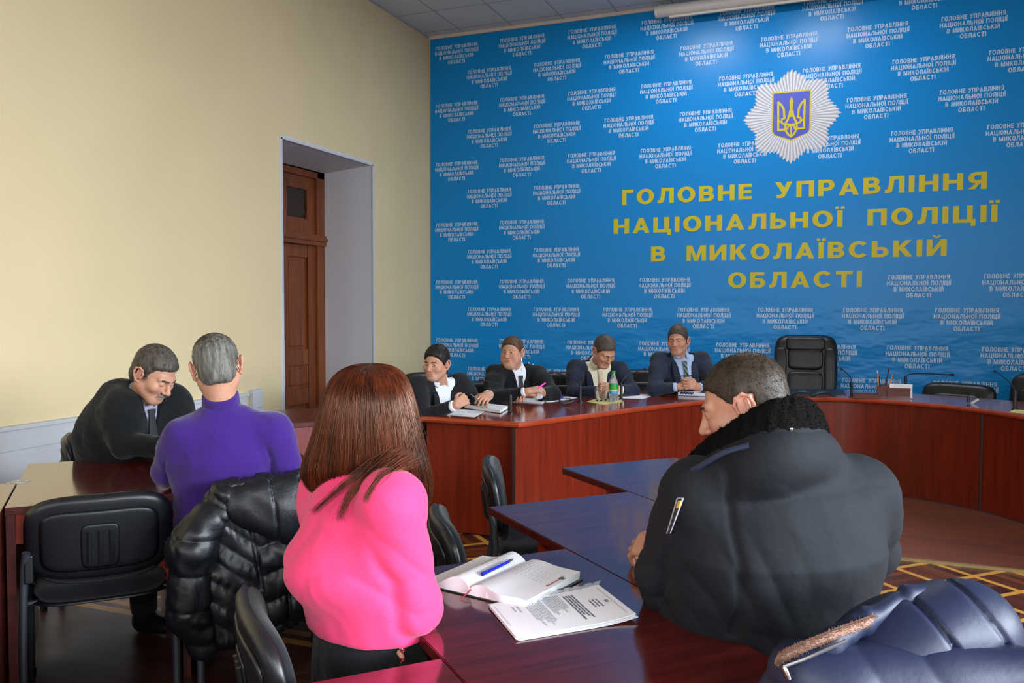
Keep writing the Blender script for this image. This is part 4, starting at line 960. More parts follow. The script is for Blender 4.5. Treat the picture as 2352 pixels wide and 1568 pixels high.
def vnormals(V, Q):
    n = np.cross(V[Q[:, 2]]-V[Q[:, 0]], V[Q[:, 3 if Q.shape[1] == 4 else 1]]-V[Q[:, 1]]); N = np.zeros_like(V)
    for j in range(Q.shape[1]): np.add.at(N, Q[:, j], n)
    return N/(np.linalg.norm(N, axis=1)[:, None]+1e-12)
def strands(paths, r0, r1=.0002, seg=3, flat=1.0):            # many tapered hairs in one mesh; paths (S, n, 3)
    S, n, _ = paths.shape; T = np.gradient(paths, axis=1); T /= np.linalg.norm(T, axis=2)[..., None]+1e-9
    ref = np.cross(T[:, 0], T[:, -1]); mT = np.abs(T.mean(1)); alt = np.eye(3)[mT.argmin(1)]
    ref = np.where(np.linalg.norm(ref, axis=1)[:, None] > .15, ref, np.cross(T.mean(1), alt))[:, None]
    A = np.cross(T, ref); A /= np.linalg.norm(A, axis=2)[..., None]+1e-9; B = np.cross(T, A)
    rr = np.linspace(1, 0, n)**.6; r0 = np.broadcast_to(np.asarray(r0, float), (S,))
    rad_ = (r1+(r0[:, None]-r1)*rr[None])[..., None]
    V = np.stack([paths+A*rad_*math.cos(2*PI*j/seg)+B*rad_*flat*math.sin(2*PI*j/seg) for j in range(seg)], 2)  # S,n,seg,3
    ii = np.arange(S*n*seg).reshape(S, n, seg); q = []
    for j in range(seg):
        k = (j+1) % seg; q.append(np.stack([ii[:, :-1, j], ii[:, :-1, k], ii[:, 1:, k], ii[:, 1:, j]], -1).reshape(-1, 4))
    return V.reshape(-1, 3), np.concatenate(q)

# ------------------------------------------------------------------ anatomy
def cdir(yaw, pitch=0):                                       # yaw 0 looks at the camera, + to the picture's right
    f = np.array((-math.sin(YAW), math.cos(YAW), 0)); r = np.array((math.cos(YAW), math.sin(YAW), 0))
    y, p = math.radians(yaw), math.radians(pitch)
    return (-f*math.cos(y)+r*math.sin(y))*math.cos(p)+np.array((0, 0, math.sin(p)))
def head_sdf(S, R, c, s, o):
    fat = o.get('fat', 0); S.at(R, c, s)
    S.ell((0, -.018, .042), (.0775, .098, .080), k=.01)
    S.ell((0, .020, -.024), (.067+fat*.006, .072, .078), k=.03)
    S.ell((0, .066, -.090), (.027+fat*.004, .020, .018), k=.035)
    for q in (-1, 1):
        S.rc((q*.056, -.002, -.046), (q*.020, .062, -.088), .020+fat*.006, .016, k=.035)
        S.ell((q*.045, .058, -.018), (.026, .026, .024), k=.022)
        S.rc((q*.010, .0870, .0285), (q*.044, .072, .029), .0095, .010, k=.018)
        S.ell((q*.032, .098, .0085), (.017, .019, .0115), k=.014, m=-1)
        if fat: S.ell((q*.050, .040, -.054), (.026*fat, .030*fat, .028*fat), k=.03)
    if fat: S.ell((0, .035, -.106), (.047, .042, .026*fat), k=.03)
    nl = o.get('nose', 1.0)
    S.rc((0, .0875, .020), (0, .1060+.004*nl, -.022), .0072, .0112*nl, k=.012)
    S.ell((0, .1070+.005*nl, -.0255), (.0125*nl, .010, .0092), k=.006)
    for q in (-1, 1):
        S.ell((q*.0125*nl, .0995, -.0285), (.0075, .0095, .0075), k=.006)
        S.ell((q*.0065, .103, -.036), (.0035, .005, .003), k=.003, m=-1)
    S.ell((0, .0890, -.0535), (.026, .0085, .0050), k=.010); S.ell((0, .0870, -.0645), (.022, .0088, .0058), k=.010)
    S.ell((0, .100, -.0592), (.026, .009, .0016), k=.004, m=-1)
    eo = o.get('eye', .62)
    for q in (-1, 1):                                         # lids around the eye
        S.ell((q*.0315, .0765, .009), (.0155, .0140, .0132), k=.006)
        if eo > .05: S.ell((q*.0315, .092, .0080), (.0124, .0135, .0066*eo), k=.001, m=-1)
    E = o.get('ear', 1.0)
    for q in (-1, 1):                                         # ear: rim, bowl and lobe
        base = np.array((q*.0755, -.012, -.002))
        pts = [(.004, .014, -.006), (.009, .018, .014), (.013, .010, .030), (.017, -.008, .036), (.019, -.024, .026), (.018, -.027, .006), (.013, -.018, -.014), (.008, -.004, -.028), (.004, .006, -.030)]
        pp = [base+np.array((q*a*E, b, c_*1.0)) for a, b, c_ in pts]
        S.chain(pp, [.0045, .0045, .0045, .0045, .0048, .0048, .005, .0065, .006], k=.004)
        S.ell(base+np.array((q*.008, -.006, .004)), (.0045, .019, .027), R=frame((q*.42, 1, -.1)), k=.005)
        S.rc(base+np.array((q*.012, -.012, .020)), base+np.array((q*.011, -.012, -.008)), .0040, .0040, k=.004)
        S.rc(base+np.array((q*.007, .014, -.004)), base+np.array((q*.007, .012, -.012)), .0048, .0045, k=.003)
    S.at()
def hand_sdf(S, wrist, fdir, palm, side, curl=.5, sc_=1.0, thumb=.5, spread=.12, curls=None, thick=1.0):
    y = unit(fdir); z = -unit(np.asarray(palm)-y*(np.asarray(palm) @ y)); x = np.cross(y, z); R = np.stack([x, y, z], 1)
    S.at(R, wrist, sc_); sd = side
    kx = [-.030*sd, -.0105*sd, .0095*sd, .0285*sd]; ky = [.086, .090, .086, .078]; L = [(.040, .025, .020), (.044, .028, .021), (.041, .026, .020), (.032, .020, .018)]
    tips = []
    for i in range(4):
        S.rc((kx[i]*.55, .0, 0), (kx[i], ky[i], .001), .0145*thick, .0112*thick, k=.014)
        a = 0; p = np.array((kx[i], ky[i], .001)); rr = [.0094, .0086, .0078, .0066]
        cu = (curls[i] if curls else (curl*1.1, curl*1.35, curl*.7)); sp = spread*(i-1.5)*sd*-.0+ (i-1.5)*spread*sd
        for j in range(3):
            a += cu[j]; d = np.array((math.sin(sp)*(1 if j == 0 else .6), math.cos(a), -math.sin(a))); q = p+d*L[i][j]
            S.rc(p, q, rr[j]*thick, rr[j+1]*thick, k=.004); p = q
        tips.append(S._w(p))
    a = thumb; p0 = np.array((-.020*sd, .018, -.006)); p1 = p0+np.array((-.030*sd, .030, -.012)); p2 = p1+np.array((-.016*sd*(1-a), .030, -.016*a)); p3 = p2+np.array((.010*sd*a, .024, -.010*a))
    S.rc(p0, p1, .0165*thick, .0125*thick, k=.014); S.rc(p1, p2, .0115*thick, .0100*thick, k=.005); S.rc(p2, p3, .0098*thick, .0080*thick, k=.004)
    tips.append(S._w(p3)); S.at(); return tips
def loft_fn(p0, p1, right, ts, A, B, Off, infl=0.0, ext=0.0):  # trunk with elliptical cross sections
    p0 = np.asarray(p0, float); p1 = np.asarray(p1, float); L = np.linalg.norm(p1-p0); ax = (p1-p0)/L
    r = unit(right-ax*(right @ ax)); fw = np.cross(ax, r); ts, A, B, Off = map(np.asarray, (ts, A, B, Off))
    P0, AX, R_3, FW = [q.astype(F4) for q in (p0, ax, r, fw)]
    def f(P):
        q = P-P0; t = q @ AX/F4(L); a = np.interp(t, ts, A).astype(F4)+F4(infl); b = np.interp(t, ts, B).astype(F4)+F4(infl)
        x = (q @ R_3)/a; y = (q @ FW-np.interp(t, ts, Off).astype(F4))/b
        m = np.sqrt(x*x+y*y)+1e-6; g = np.sqrt((x/a)**2+(y/b)**2)/m
        ds = (m-1)/np.maximum(g, 1e-3); dc = np.maximum(-t, t-1)*F4(L)-F4(ext)
        k = F4(.03); h = np.clip(.5-.5*(dc-ds)/k, 0, 1); return dc+(ds-dc)*h+k*h*(1-h)
    c = (p0+p1)/2+fw*float(np.mean(Off)); R = L/2+max(A.max(), B.max())+abs(Off).max()+infl
    def front(x, t, out=0.0):                                 # point on the front of the trunk
        a = np.interp(t, ts, A)+infl+out; b = np.interp(t, ts, B)+infl+out
        return p0+ax*(t*L)+r*x+fw*(np.interp(t, ts, Off)+b*math.sqrt(max(0, 1-(x/a)**2)))
    return f, c, R, front, (r, fw, ax, L)
def poly_sd(y, z, poly):                                      # signed distance to a 2-D polygon, negative inside
    d = np.full(len(y), 1e9, F4); s = np.ones(len(y), F4); n = len(poly)
    for i in range(n):
        (x0, y0), (x1, y1) = poly[i-1], poly[i]; ex, ey = x1-x0, y1-y0; wx, wy = y-x1, z-y1
        ex, ey = x0-x1, y0-y1
        h = np.clip((wx*ex+wy*ey)/(ex*ex+ey*ey), 0, 1); d = np.minimum(d, (wx-ex*h)**2+(wy-ey*h)**2)
        c1 = z >= y1; c2 = z < y0; c3 = ex*wy > ey*wx
        fl = (c1 & c2 & c3) | (~c1 & ~c2 & ~c3); s = np.where(fl, -s, s)
    return s*np.sqrt(d)
HAIRLINE = [(.082, .084), (.070, .066), (.056, .046), (.040, .030), (.028, .016), (.022, -.018), (.008, -.020), (.005, .006), (-.004, .030), (-.030, .030), (-.042, .004), (-.045, -.035), (-.060, -.072), (-.16, -.072), (-.16, .2), (.10, .2)]
def hair_sdf(R, c, s, o):
    H = SDF(); th = o.get('hair_t', .008); top = o.get('hair_top', .012); line = o.get('hairline', HAIRLINE); rec = o.get('recede', 3.0)
    H.at(R, c, s); H.ell((0, -.018, .045+(top-th)/2), (.0765+th, .098+th, .083+(top+th)/2), k=.01); H.ell((0, -.045, -.02), (.062+th, .062+th, .07), k=.03)
    if o.get('fringe'): H.ell((.01, .072, .085), (.052, .022, .026), k=.02)
    H.at(); Rm, C = np.asarray(R).astype(F4), np.asarray(c).astype(F4); bald = o.get('bald')
    def post(P, d):
        q = (P-C) @ Rm/F4(s); yy = q[:, 1]+rec*q[:, 0]**2*np.clip((q[:, 2]-.005)/.05, 0, 1)
        e = poly_sd(yy, q[:, 2], line)*F4(s); k = F4(.006); h = np.clip(.5-.5*(e-d)/k, 0, 1); return e+(d-e)*h+k*h*(1-h)
    H.post = post; a = o.get('hair_amp', .0012)
    st = np.array([22, 9, 9])
    H.disp = lambda P: F4(a)*folds(((P-C) @ Rm)*np.array([3.2, 1, 1], F4), 95)
    return H
# ------------------------------------------------------------------ people
def skin_mat():
    m = bpy.data.materials.new('skin'); m.use_nodes = True; t = NT(m)
    a = t.add('ShaderNodeAttribute', attribute_name='Col'); n = t.noise(t.coords(), 38, 4)
    mx = t.add('ShaderNodeMix', data_type='RGBA', blend_type='MULTIPLY'); mx.inputs[0].default_value = .6
    t.link(a.outputs['Color'], mx.inputs[6]); t.link(t.ramp(n, [(.3, (.86, .80, .78, 1)), (.7, (1, 1, 1, 1))]), mx.inputs[7])
    t.link(mx.outputs[2], t.b.inputs['Base Color']); t.b.inputs['Roughness'].default_value = .48; t.b.inputs['Specular IOR Level'].default_value = .4
    t.b.inputs['Subsurface Weight'].default_value = .0
    t.link(t.bump(t.noise(t.coords(), 420, 2), .12, .001), t.b.inputs['Normal'])
    return m
M['skin'] = skin_mat()
def cloth(name, c, rough=.9, fine=600, fold=26, fs=.35, sheen=.1, spec=.2, **k): return mat(name, c, rough, spec, bump=[(fine, .25, .0015), (fold, fs, .012)], sheen=sheen, **k)
def hair_mat(name, c0, c1, rough=.52, sc_=(70, 70, 12)):
    m = bpy.data.materials.new(name); m.use_nodes = True; t = NT(m); n = t.noise(t.coords(sc_), 1, 4, .6)
    t.link(t.ramp(n, [(.3, c0), (.7, c1)]), t.b.inputs['Base Color']); t.b.inputs['Roughness'].default_value = rough; t.b.inputs['Specular IOR Level'].default_value = .28
    t.link(t.bump(n, .3, .003), t.b.inputs['Normal']); return m
M['eye_white'] = mat('eye_white', (.62, .60, .57, 1), .2); M['iris'] = mat('iris', srgb(66, 58, 50), .2); M['pupil'] = mat('pupil', (.01, .01, .01, 1), .15)
M['nail'] = mat('nail_varnish', srgb(120, 24, 50), .25); M['gold'] = mat('gold', (.8, .55, .2, 1), .25, metal=1)
M['shoe'] = mat('shoe_leather', srgb(24, 22, 22), .4)
SKIN = np.array((.56, .285, .185)); LIP = np.array((.46, .155, .12))
def eyeball(parent, R, c, s, q, look=(0, 1, 0)):
    mb = MB(); r = .0112*s; n, g = 14, 18; ax = frame(np.asarray(R) @ unit(look)); o = np.asarray(c)+np.asarray(R) @ (np.array((q*.0315, .0768, .009))*s)
    vs = []; 
    for i in range(n+1):
        a = PI*i/n
        for j in range(g): b = 2*PI*j/g; vs.append(o+ax @ (np.array((math.sin(a)*math.cos(b), math.cos(a), math.sin(a)*math.sin(b)))*r))
    for i in range(n): mb.add([], [])
    mb.v = [tuple(v) for v in vs]
    for i in range(n):
        for j in range(g): mb.f.append((i*g+j, i*g+(j+1) % g, (i+1)*g+(j+1) % g, (i+1)*g+j)); mb.m.append(2 if i < 1 else (1 if i < 3 else 0))
    return mb.build('eye', [M['eye_white'], M['iris'], M['pupil']], parent, smooth='all')
def brow(parent, R, c, s, m, q, thick=1.0):
    pts = [(q*.013, .0985, .0285), (q*.024, .0970, .0310), (q*.037, .0900, .0315), (q*.050, .0770, .0270)]
    P = np.array([np.asarray(c)+np.asarray(R) @ (np.array(p)*s) for p in pts]); u = np.asarray(R)[:, 2]; ts = rng.uniform(0, 1, 70)
    x = np.stack([np.interp(ts, [0, .33, .66, 1], P[:, k]) for k in range(3)], 1)+u*rng.normal(0, .0015*s*thick, (70, 1))
    tang = unit(P[3]-P[0]); pa = x[:, None]+(tang*.010*s+u*.0015)[None, None]*np.linspace(-.3, .7, 4)[None, :, None]
    V, Q = strands(pa, .0008*s*thick); return mesh_obj('eyebrow', V, Q, m, parent)
def short_hair(parent, R, c, s, o, m, h=.004, n=2500, ln=.014, r=.0007, name='hair'):
    H = hair_sdf(R, c, s, o); V, Q = H.mesh(h); N = vnormals(V, Q); base = mesh_obj(name, V, Q, m, parent)
    i = rng.integers(0, len(V), n*2); R = np.asarray(R); q = (V[i]-c) @ R/s
    keep = np.einsum('ij,ij->i', N[i], (V[i]-c)) > .0; i = i[keep][:n]; q = q[keep][:n]; nn = N[i]
    fl = o.get('flow', lambda q: np.stack([q[:, 0]*1.5, -.5+q[:, 1]*0, -1.0+0*q[:, 2]], 1))(q) @ R.T
    fl = fl-nn*np.einsum('ij,ij->i', fl, nn)[:, None]; fl /= np.linalg.norm(fl, axis=1)[:, None]+1e-6
    fl += rng.normal(0, o.get('messy', .15), fl.shape); L = ln*s*rng.uniform(.5, 1.2, (len(i), 1, 1)); t = np.linspace(0, 1, 4)[None, :, None]
    pa = (V[i]-nn*.002)[:, None]+fl[:, None]*L*t+nn[:, None]*(L*(o.get('lift', .35)*t-.25*t*t))
    V2, Q2 = strands(pa, r); mesh_obj('hair_strands', V2, Q2, m, base)
    return base
def person(o):
    """builds one figure: a continuous body with clothes, hair and eyes as children"""
    P = {k: (W(*v) if len(v) == 3 and v[0] > 3 else np.array(v, float)) for k, v in o['J'].items()}
    hs = o.get('hs', .97); R = frame(o['look'], (0, 0, 1), math.radians(o.get('roll', 0))); hc = P['head']
    nb = P['neck']; right = unit(P['shR']-P['shL']); face_ = unit(np.cross((0, 0, 1), right)*1.0); face_[2] = 0; face_ = unit(face_)
    L = o.get('trunk', .56); dz = nb[2]-.46; back = min(.42, math.sqrt(max(0, L*L-dz*dz))); pel = P['pel'] if 'pel' in P else np.array((nb[0], nb[1], .46))-face_*back
    root = thing('person', o['label'], 'person', (pel[0], pel[1], 0), 0); off = np.array((pel[0], pel[1], 0))
    wd, dp, be = o.get('wd', 1.0), o.get('dp', 1.0), o.get('belly', .0)
    ts = [0, .15, .42, .68, .86, 1.0]; A = np.array([.165, .175, .160, .178, .155, .062])*wd; B = np.array([.115, .128, .118, .125, .090, .058])*dp; Of = np.array([.03, .035+be, .03+be, .01, -.005, 0])
    res = o.get('res', .005)
    S = SDF(); head_sdf(S, R, hc, hs, o)
    S.at(); S.rc(hc+R @ (np.array((0, -.022, -.045))*hs), nb+np.array((0, 0, -.03)), .053*hs*o.get('neck_w', 1), .060*o.get('neck_w', 1), k=.03)
    f, c, rr, fr, fx = loft_fn(pel, nb, right, ts, A*.86, B*.84, Of); S.fn(f, c, rr, k=.03)
    tips = {}
    for sd, q in (('R', 1), ('L', -1)):
        sh, el, wr = P['sh'+sd], P['el'+sd], P['wr'+sd]
        S.chain([nb-np.array((0, 0, .09)), sh, el, wr], [.036, .042, .036, .0265], k=.02)
        hd = o['hand'+sd]; fd = np.array(hd[0], float) if len(hd[0]) == 3 else None
        kw = hd[2] if len(hd) > 2 else {}
        tips[sd] = hand_sdf(S, wr+unit(fd)*.006, fd, hd[1], q, **kw)
    hipw = .095*wd; legs = []
    for q in (1, -1):
        sp_ = o.get('legs', 0); hp = pel+right*q*hipw+np.array((0, 0, .06)); kn = hp+face_*.42+right*q*.05; kn[2] = .50; an = kn+face_*o.get('shin', .03); an[2] = .09
        S.chain([hp, kn, an], [.078, .050, .036], k=.02); S.ell(an+face_*.06-np.array((0, 0, .04)), (.035, .11, .035), R=frame(face_), k=.02); legs.append((hp, kn, an))
    V, Q = S.mesh(res, fine=(hc, (.125, .125, .15), o.get('hres', .0025)))
    ql = (V-hc) @ R/hs; col = np.tile(SKIN*o.get('tone', 1.0), (len(V), 1))
    def mixc(w, c_): 
        global np
        w = np.clip(w, 0, 1)[:, None]; return col*(1-w)+np.array(c_)*w
    inh = np.linalg.norm(ql, axis=1) < .2
    lip = np.exp(-((ql[:, 0]/.021)**4+((ql[:, 2]+.059)/.0095)**4))*(ql[:, 1] > .07); col = mixc(lip*o.get('lips', .4), o.get('lipc', LIP))
    for q in (1, -1):
        ch = np.exp(-(((ql[:, 0]-q*.042)/.022)**2+((ql[:, 2]+.030)/.022)**2))*(ql[:, 1] > .03); col = mixc(ch*.35, (.60, .22, .16))
        er = np.exp(-(((ql[:, 0]-q*.085)/.014)**2))*(np.abs(ql[:, 1]+.015) < .05)*inh; col = mixc(er*.45, (.62, .24, .18))
    no = np.exp(-((ql[:, 0]/.014)**2+((ql[:, 2]+.03)/.016)**2))*(ql[:, 1] > .09); col = mixc(no*.3, (.60, .22, .17))
    if o.get('stubble'):
        sb = (1/(1+np.exp((ql[:, 2]+.045)/.008)))*(ql[:, 2] > -.15)*(ql[:, 1] > -.01); col = mixc(sb*o['stubble']*(1-lip), (.26, .20, .18))
    body = mesh_obj('body', V, Q, M['skin'], root, col, origin=off)
    ctx = dict(o=o, P=P, R=R, hc=hc, hs=hs, nb=nb, pel=pel, right=right, face=face_, root=root, body=body, off=off, ts=ts, A=A, B=B, Of=Of, front=fr, legs=legs, tips=tips)
    piv = thing('tmp', 'x', 'x'); bpy.data.objects.remove(piv)
    if o.get('eyes', True):
        for q in (1, -1): place(eyeball(body, R, hc-off, hs, q, o.get('gaze', (0, 1, 0))))
    if o.get('brows'):
        for q in (1, -1): brow(body, R, hc-off, hs, o['brows'], q, o.get('browt', 1.0))
    # trousers and shoes
    T = SDF(); T.fn(*loft_fn(pel, nb, right, ts, A, B, Of, .006)[:3], k=.02)
    for hp, kn, an in legs: T.chain([hp, kn, an+np.array((0, 0, .02))], [.092, .070, .058], k=.03)
    zc = pel[2]+o.get('waist', .17)
    T.box((pel[0], pel[1], zc+.5), (.8, .8, .5), k=.005, m=-1); T.disp = lambda p: F4(.003)*folds(p, 28)
    V, Q = T.mesh(.009); ctx['trousers'] = mesh_obj('trousers', V, Q, o['trousers'], root, origin=off)
    for hp, kn, an in legs:
        Z = SDF(); Z.ell(an+face_*.065-np.array((0, 0, .045)), (.045, .135, .04), R=frame(face_), k=.02); Z.rc(an-np.array((0, 0, .05)), an, .045, .045, k=.03)
        Z.box((an[0], an[1], -.1), (.4, .4, .105), k=.002, m=-1); V, Q = Z.mesh(.009); mesh_obj('shoe', V, Q, M['shoe'], root, origin=off)
    return ctx
def place(o_): return o_
def top(ctx, m, name='jacket', infl=.016, sleeve=(.064, .053, .039), cuff=.035, k=.05, amp=.004, freq=26, neck=.066, neck_up=.045, vcut=None, h=None, extra=None, hem=None, ka=None, crease=.010, fold_fn=None, trap=.058, sh_up=0, elb=1.0):
    o, P = ctx['o'], ctx['P']; S = SDF(); nb, pel = ctx['nb'], ctx['pel']
    lf = loft_fn(pel, nb, ctx['right'], ctx['ts'], ctx['A'], ctx['B'], ctx['Of'], infl); S.fn(*lf[:3], k=k); ctx['cfront'] = lf[3]
    up = lf[4][2]
    for sd in 'RL':
        sh, el, wr = P['sh'+sd], P['el'+sd], P['wr'+sd]; w = wr+(el-wr)/np.linalg.norm(el-wr)*cuff
        S.rc(nb-up*.035, sh, trap, sleeve[0]*.92, k=k); m_ = sh*.62+el*.38; S.rc(sh, m_, sleeve[0], sleeve[0]*.62+sleeve[1]*.38, k=k); S.rc(m_, el, sleeve[0]*.62+sleeve[1]*.38, sleeve[1]*elb, k=ka or k); S.rc(el, w, sleeve[1]*elb, sleeve[2], k=.03)
    if extra: extra(S, ctx)
    for sd in o.get('cuffs', 'RL'):                           # cut the sleeve open at the cuff
        el, wr = P['el'+sd], P['wr'+sd]; d = unit(wr-el); w = wr-d*cuff
        S.box(w+d*(.05), (.06, .05, .06), R=frame(d, (0, .1, 1)), rnd=.002, k=.002, m=-1)
    nx = unit(ctx['hc']+ctx['R'] @ np.array((0, -.022, -.045))-nb)
    if neck: nz = unit(nx+up); S.rc(nb+nz*neck_up, nb+nz*.12, neck, neck*1.1, k=.008, m=-1)
    if vcut:                                                  # front opening: (depth t, half width at the neck)
        t0, hw = vcut; r_, fw, ax, L = lf[4]; ap = pel+ax*(t0*L); H = (1.02-t0)*L; cs = H/math.hypot(H, hw); sn = hw/math.hypot(H, hw)
        def g(Q, ap=ap):
            q = Q-ap.astype(F4); x = np.abs(q @ r_.astype(F4)); y = q @ ax.astype(F4); z = q @ fw.astype(F4)
            return np.maximum(np.maximum(x*F4(cs)-y*F4(sn), F4(.01)-z), y-F4(H+.2))
        S.fn(g, ap+ax*H*.6+fw*.1, .4, k=.004, m=-1)
    S.box((pel[0], pel[1], (hem if hem is not None else pel[2]-.02)-.5), (.9, .9, .5), rnd=.01, k=.006, m=-1)
    def disp(p):
        d = F4(amp)*folds(p, freq)+F4(amp*.4)*np.abs(folds(p+F4(3.1), freq*2.3))
        return d+(fold_fn(p) if fold_fn else 0)
    def disp2(p):
        d = disp(p); dt = lf[0](p)
        for sd in 'RL':                                       # crease where a sleeve meets the trunk
            a, b = P['sh'+sd]*.8+P['el'+sd]*.2, P['el'+sd]; ab = (b-a).astype(F4); q = p-a.astype(F4); hh = np.clip(q @ ab/F4(ab @ ab), 0, 1); r = q-hh[:, None]*ab
            da = np.sqrt(np.einsum('ij,ij->i', r, r))-(sleeve[0]+(sleeve[1]*elb-sleeve[0])*hh).astype(F4)
            d = d+F4(crease)*np.exp(-((da-dt)/F4(.009))**2)*(np.abs(da) < .05)*np.clip(hh*3, 0, 1)
        return d
    S.disp = disp2
    V, Q = S.mesh(h or o.get('cres', .007)); ob = mesh_obj(name, V, Q, m, ctx['root'], origin=ctx['off']); ctx[name] = ob; ctx['lf'] = lf
    return ob
def off_mesh(ctx, name, V, Q, m, parent=None): return mesh_obj(name, V, Q, m, parent or ctx['root'], origin=ctx['off'])
def strip_mesh(ctx, name, pts, widths, wdir, th, m, parent=None):   # thick ribbon along points
    pts = np.asarray(pts, float); wdir = np.asarray(wdir, float); wdir = np.broadcast_to(wdir, pts.shape); t = np.gradient(pts, axis=0); nn = np.cross(t, wdir); nn /= np.linalg.norm(nn, axis=1)[:, None]+1e-9
    w = np.asarray(widths)[:, None]/2; ring_ = [pts-wdir*w-nn*th*.3, pts-wdir*w*.9+nn*th/2, pts+nn*th*.8, pts+wdir*w*.9+nn*th/2, pts+wdir*w-nn*th*.3, pts-nn*th/2]
    V = np.stack(ring_, 1).reshape(-1, 3)-ctx['off']; n = len(pts); mb = MB()
    mb.add(V, [(i*6+j, i*6+(j+1) % 6, (i+1)*6+(j+1) % 6, (i+1)*6+j) for i in range(n-1) for j in range(6)]+[tuple(range(6)), tuple((n-1)*6+j for j in range(5, -1, -1))])
    return mb.build(name, m, parent or ctx['root'], smooth=True)
def face_any(v): return (0, 1, .1)
def shirt(ctx, m, infl=.007, vshow=True):
    S = SDF(); lf = loft_fn(ctx['pel'], ctx['nb'], ctx['right'], ctx['ts'], ctx['A'], ctx['B'], ctx['Of'], infl); S.fn(*lf[:3], k=.02)
    up = lf[4][2]; nb = ctx['nb']; nx = unit(ctx['hc']+ctx['R'] @ np.array((0, -.022, -.045))-nb); ctx['nx'] = nx
    [S.rc(nb-up*.045, ctx['P']['sh'+sd], .054, .050, k=.03) for sd in 'RL']; S.rc(nb-up*.05, nb+nx*.075, .068, .0630, k=.02); pn = unit(nx+lf[4][1]*.22); S.box(nb+nx*.045+pn*.08, (.14, .08, .14), R=frame(pn, (.01, .02, 1) if abs(pn[2]) < .9 else face_any(pn)), rnd=.002, k=.004, m=-1)
    for sd in 'RL':
        el, wr = ctx['P']['el'+sd], ctx['P']['wr'+sd]; d = unit(wr-el); S.rc(wr-d*.09, wr-d*.018, .038, .036, k=.01); S.box(wr+d*.035, (.06, .05, .06), R=frame(d, (0, .1, 1)), rnd=.002, k=.002, m=-1)
    S.box((ctx['pel'][0], ctx['pel'][1], ctx['pel'][2]-.45), (.8, .8, .5), k=.005, m=-1)
    S.disp = lambda p: F4(.0015)*folds(p, 40)
    V, Q = S.mesh(.006); ctx['slf'] = lf; ctx['shirt'] = off_mesh(ctx, 'shirt', V, Q, m); return ctx['shirt']
def collar(ctx, m, w=.036, spread=.9, rad_=.065, drop=.034, parent=None):
    r_, fw, ax, L = ctx['slf'][4] if 'slf' in ctx else ctx['lf'][4]; nb = ctx['nb']; pts = []; wd = []; wdirs = []
    for i in range(25):
        a = -PI*spread+2*PI*spread*i/24; ca = math.cos(a); dr = (1-ca)/2
        p = nb+ctx.get('nx', ax)*.034+ax*(.010-drop*dr)+(-fw*ca)*(rad_*1.0)+fw*(.010*dr)+r_*math.sin(a)*rad_; pts.append(p); wd.append(w*(1+.45*dr)); wdirs.append(unit(ax*1.0-(-fw*ca+r_*math.sin(a))*.45))
    return strip_mesh(ctx, 'collar', pts, wd, np.array(wdirs), .005, m, parent or ctx.get('shirt'))
def necktie(ctx, m, t0=.93, t1=.35, out=.012, mod=1.0):
    fr = ctx['slf'][3]; n = 14; pts = [fr(0, t0+(t1-t0)*i/(n-1), out) for i in range(n)]; r_ = ctx['slf'][4][0]
    wd = [.036, .034, .026]+[.030+.03*i/(n-4) for i in range(n-3)]
    return strip_mesh(ctx, 'necktie', pts, wd, r_, .012, m)
def lapels(ctx, m, t0, hw, out=.004, parent=None):
    fr = ctx['cfront']; r_, fw, ax, L = ctx['lf'][4]
    for q in (1, -1):
        pts = []; wd = []; n = 12
        for i in range(n):
            u = i/(n-1); t = t0+(.97-t0)*u; x = q*(hw*u+.010+.020*math.sin(PI*min(1, u*1.2))); pts.append(fr(x, min(t, .99), out)); wd.append(.012+.055*math.sin(PI*(.08+.80*u)))
        strip_mesh(ctx, 'lapel', pts, wd, r_*q+ax*.25, .007, m, parent)
    pts = []; wd = []; ws = []
    for i in range(19):                                       # jacket collar behind the neck
        a = -PI*.62+2*PI*.62*i/18; ca = math.cos(a); pts.append(ctx['nb']+ax*(.022-.02*(1-ca))+(-fw*ca+r_*math.sin(a))*.078); wd.append(.045); ws.append(unit(ax-(-fw*ca+r_*math.sin(a))*.6))
    strip_mesh(ctx, 'jacket_collar', pts, wd, np.array(ws), .007, m, parent)
def drape(P, dirv, freq, warp=1.5, wf=9.0):                   # cloth folds with crisp valleys, along a direction
    return F4(.72)-np.abs(np.sin((P @ np.asarray(dirv).astype(F4))*F4(freq)+F4(warp)*folds(P, wf)))**F4(.6)
DN = np.array((0, 0, -1.0)); UPZ = np.array((0, 0, 1.0))
def d3(a, b): return b-a
# --- four people behind the horseshoe table
K = dict
M['suit_black'] = cloth('black_suiting', srgb(25, 26, 31), .8); M['suit_navy'] = cloth('navy_suiting', srgb(29, 35, 54), .8); M['suit_grey'] = cloth('slate_suiting', srgb(36, 43, 60), .8)
M['sweater_black'] = cloth('black_knit', srgb(20, 22, 24), .95, 300); M['shirt_white'] = cloth('white_shirt', srgb(226, 228, 236), .8); M['shirt_cream'] = cloth('cream_shirt', srgb(228, 220, 196), .8); M['shirt_blue'] = cloth('pale_blue_shirt', srgb(168, 188, 222), .8)
M['trousers_black'] = cloth('black_trousers', srgb(24, 24, 28), .9); M['tie_black'] = mat('black_tie', srgb(28, 28, 32), .7)
def stripes(name, a, b, sc_=60, ang=.7):
    m = bpy.data.materials.new(name); m.use_nodes = True; t = NT(m); wv = t.add('ShaderNodeTexWave'); wv.inputs['Scale'].default_value = sc_; wv.inputs['Distortion'].default_value = 0
    t.link(t.coords((1, 1, 1), (0, ang, .4)), wv.inputs['Vector']); t.link(t.ramp(wv.outputs['Fac'], [(.45, a), (.55, b)]), t.b.inputs['Base Color']); t.b.inputs['Roughness'].default_value = .45; return m
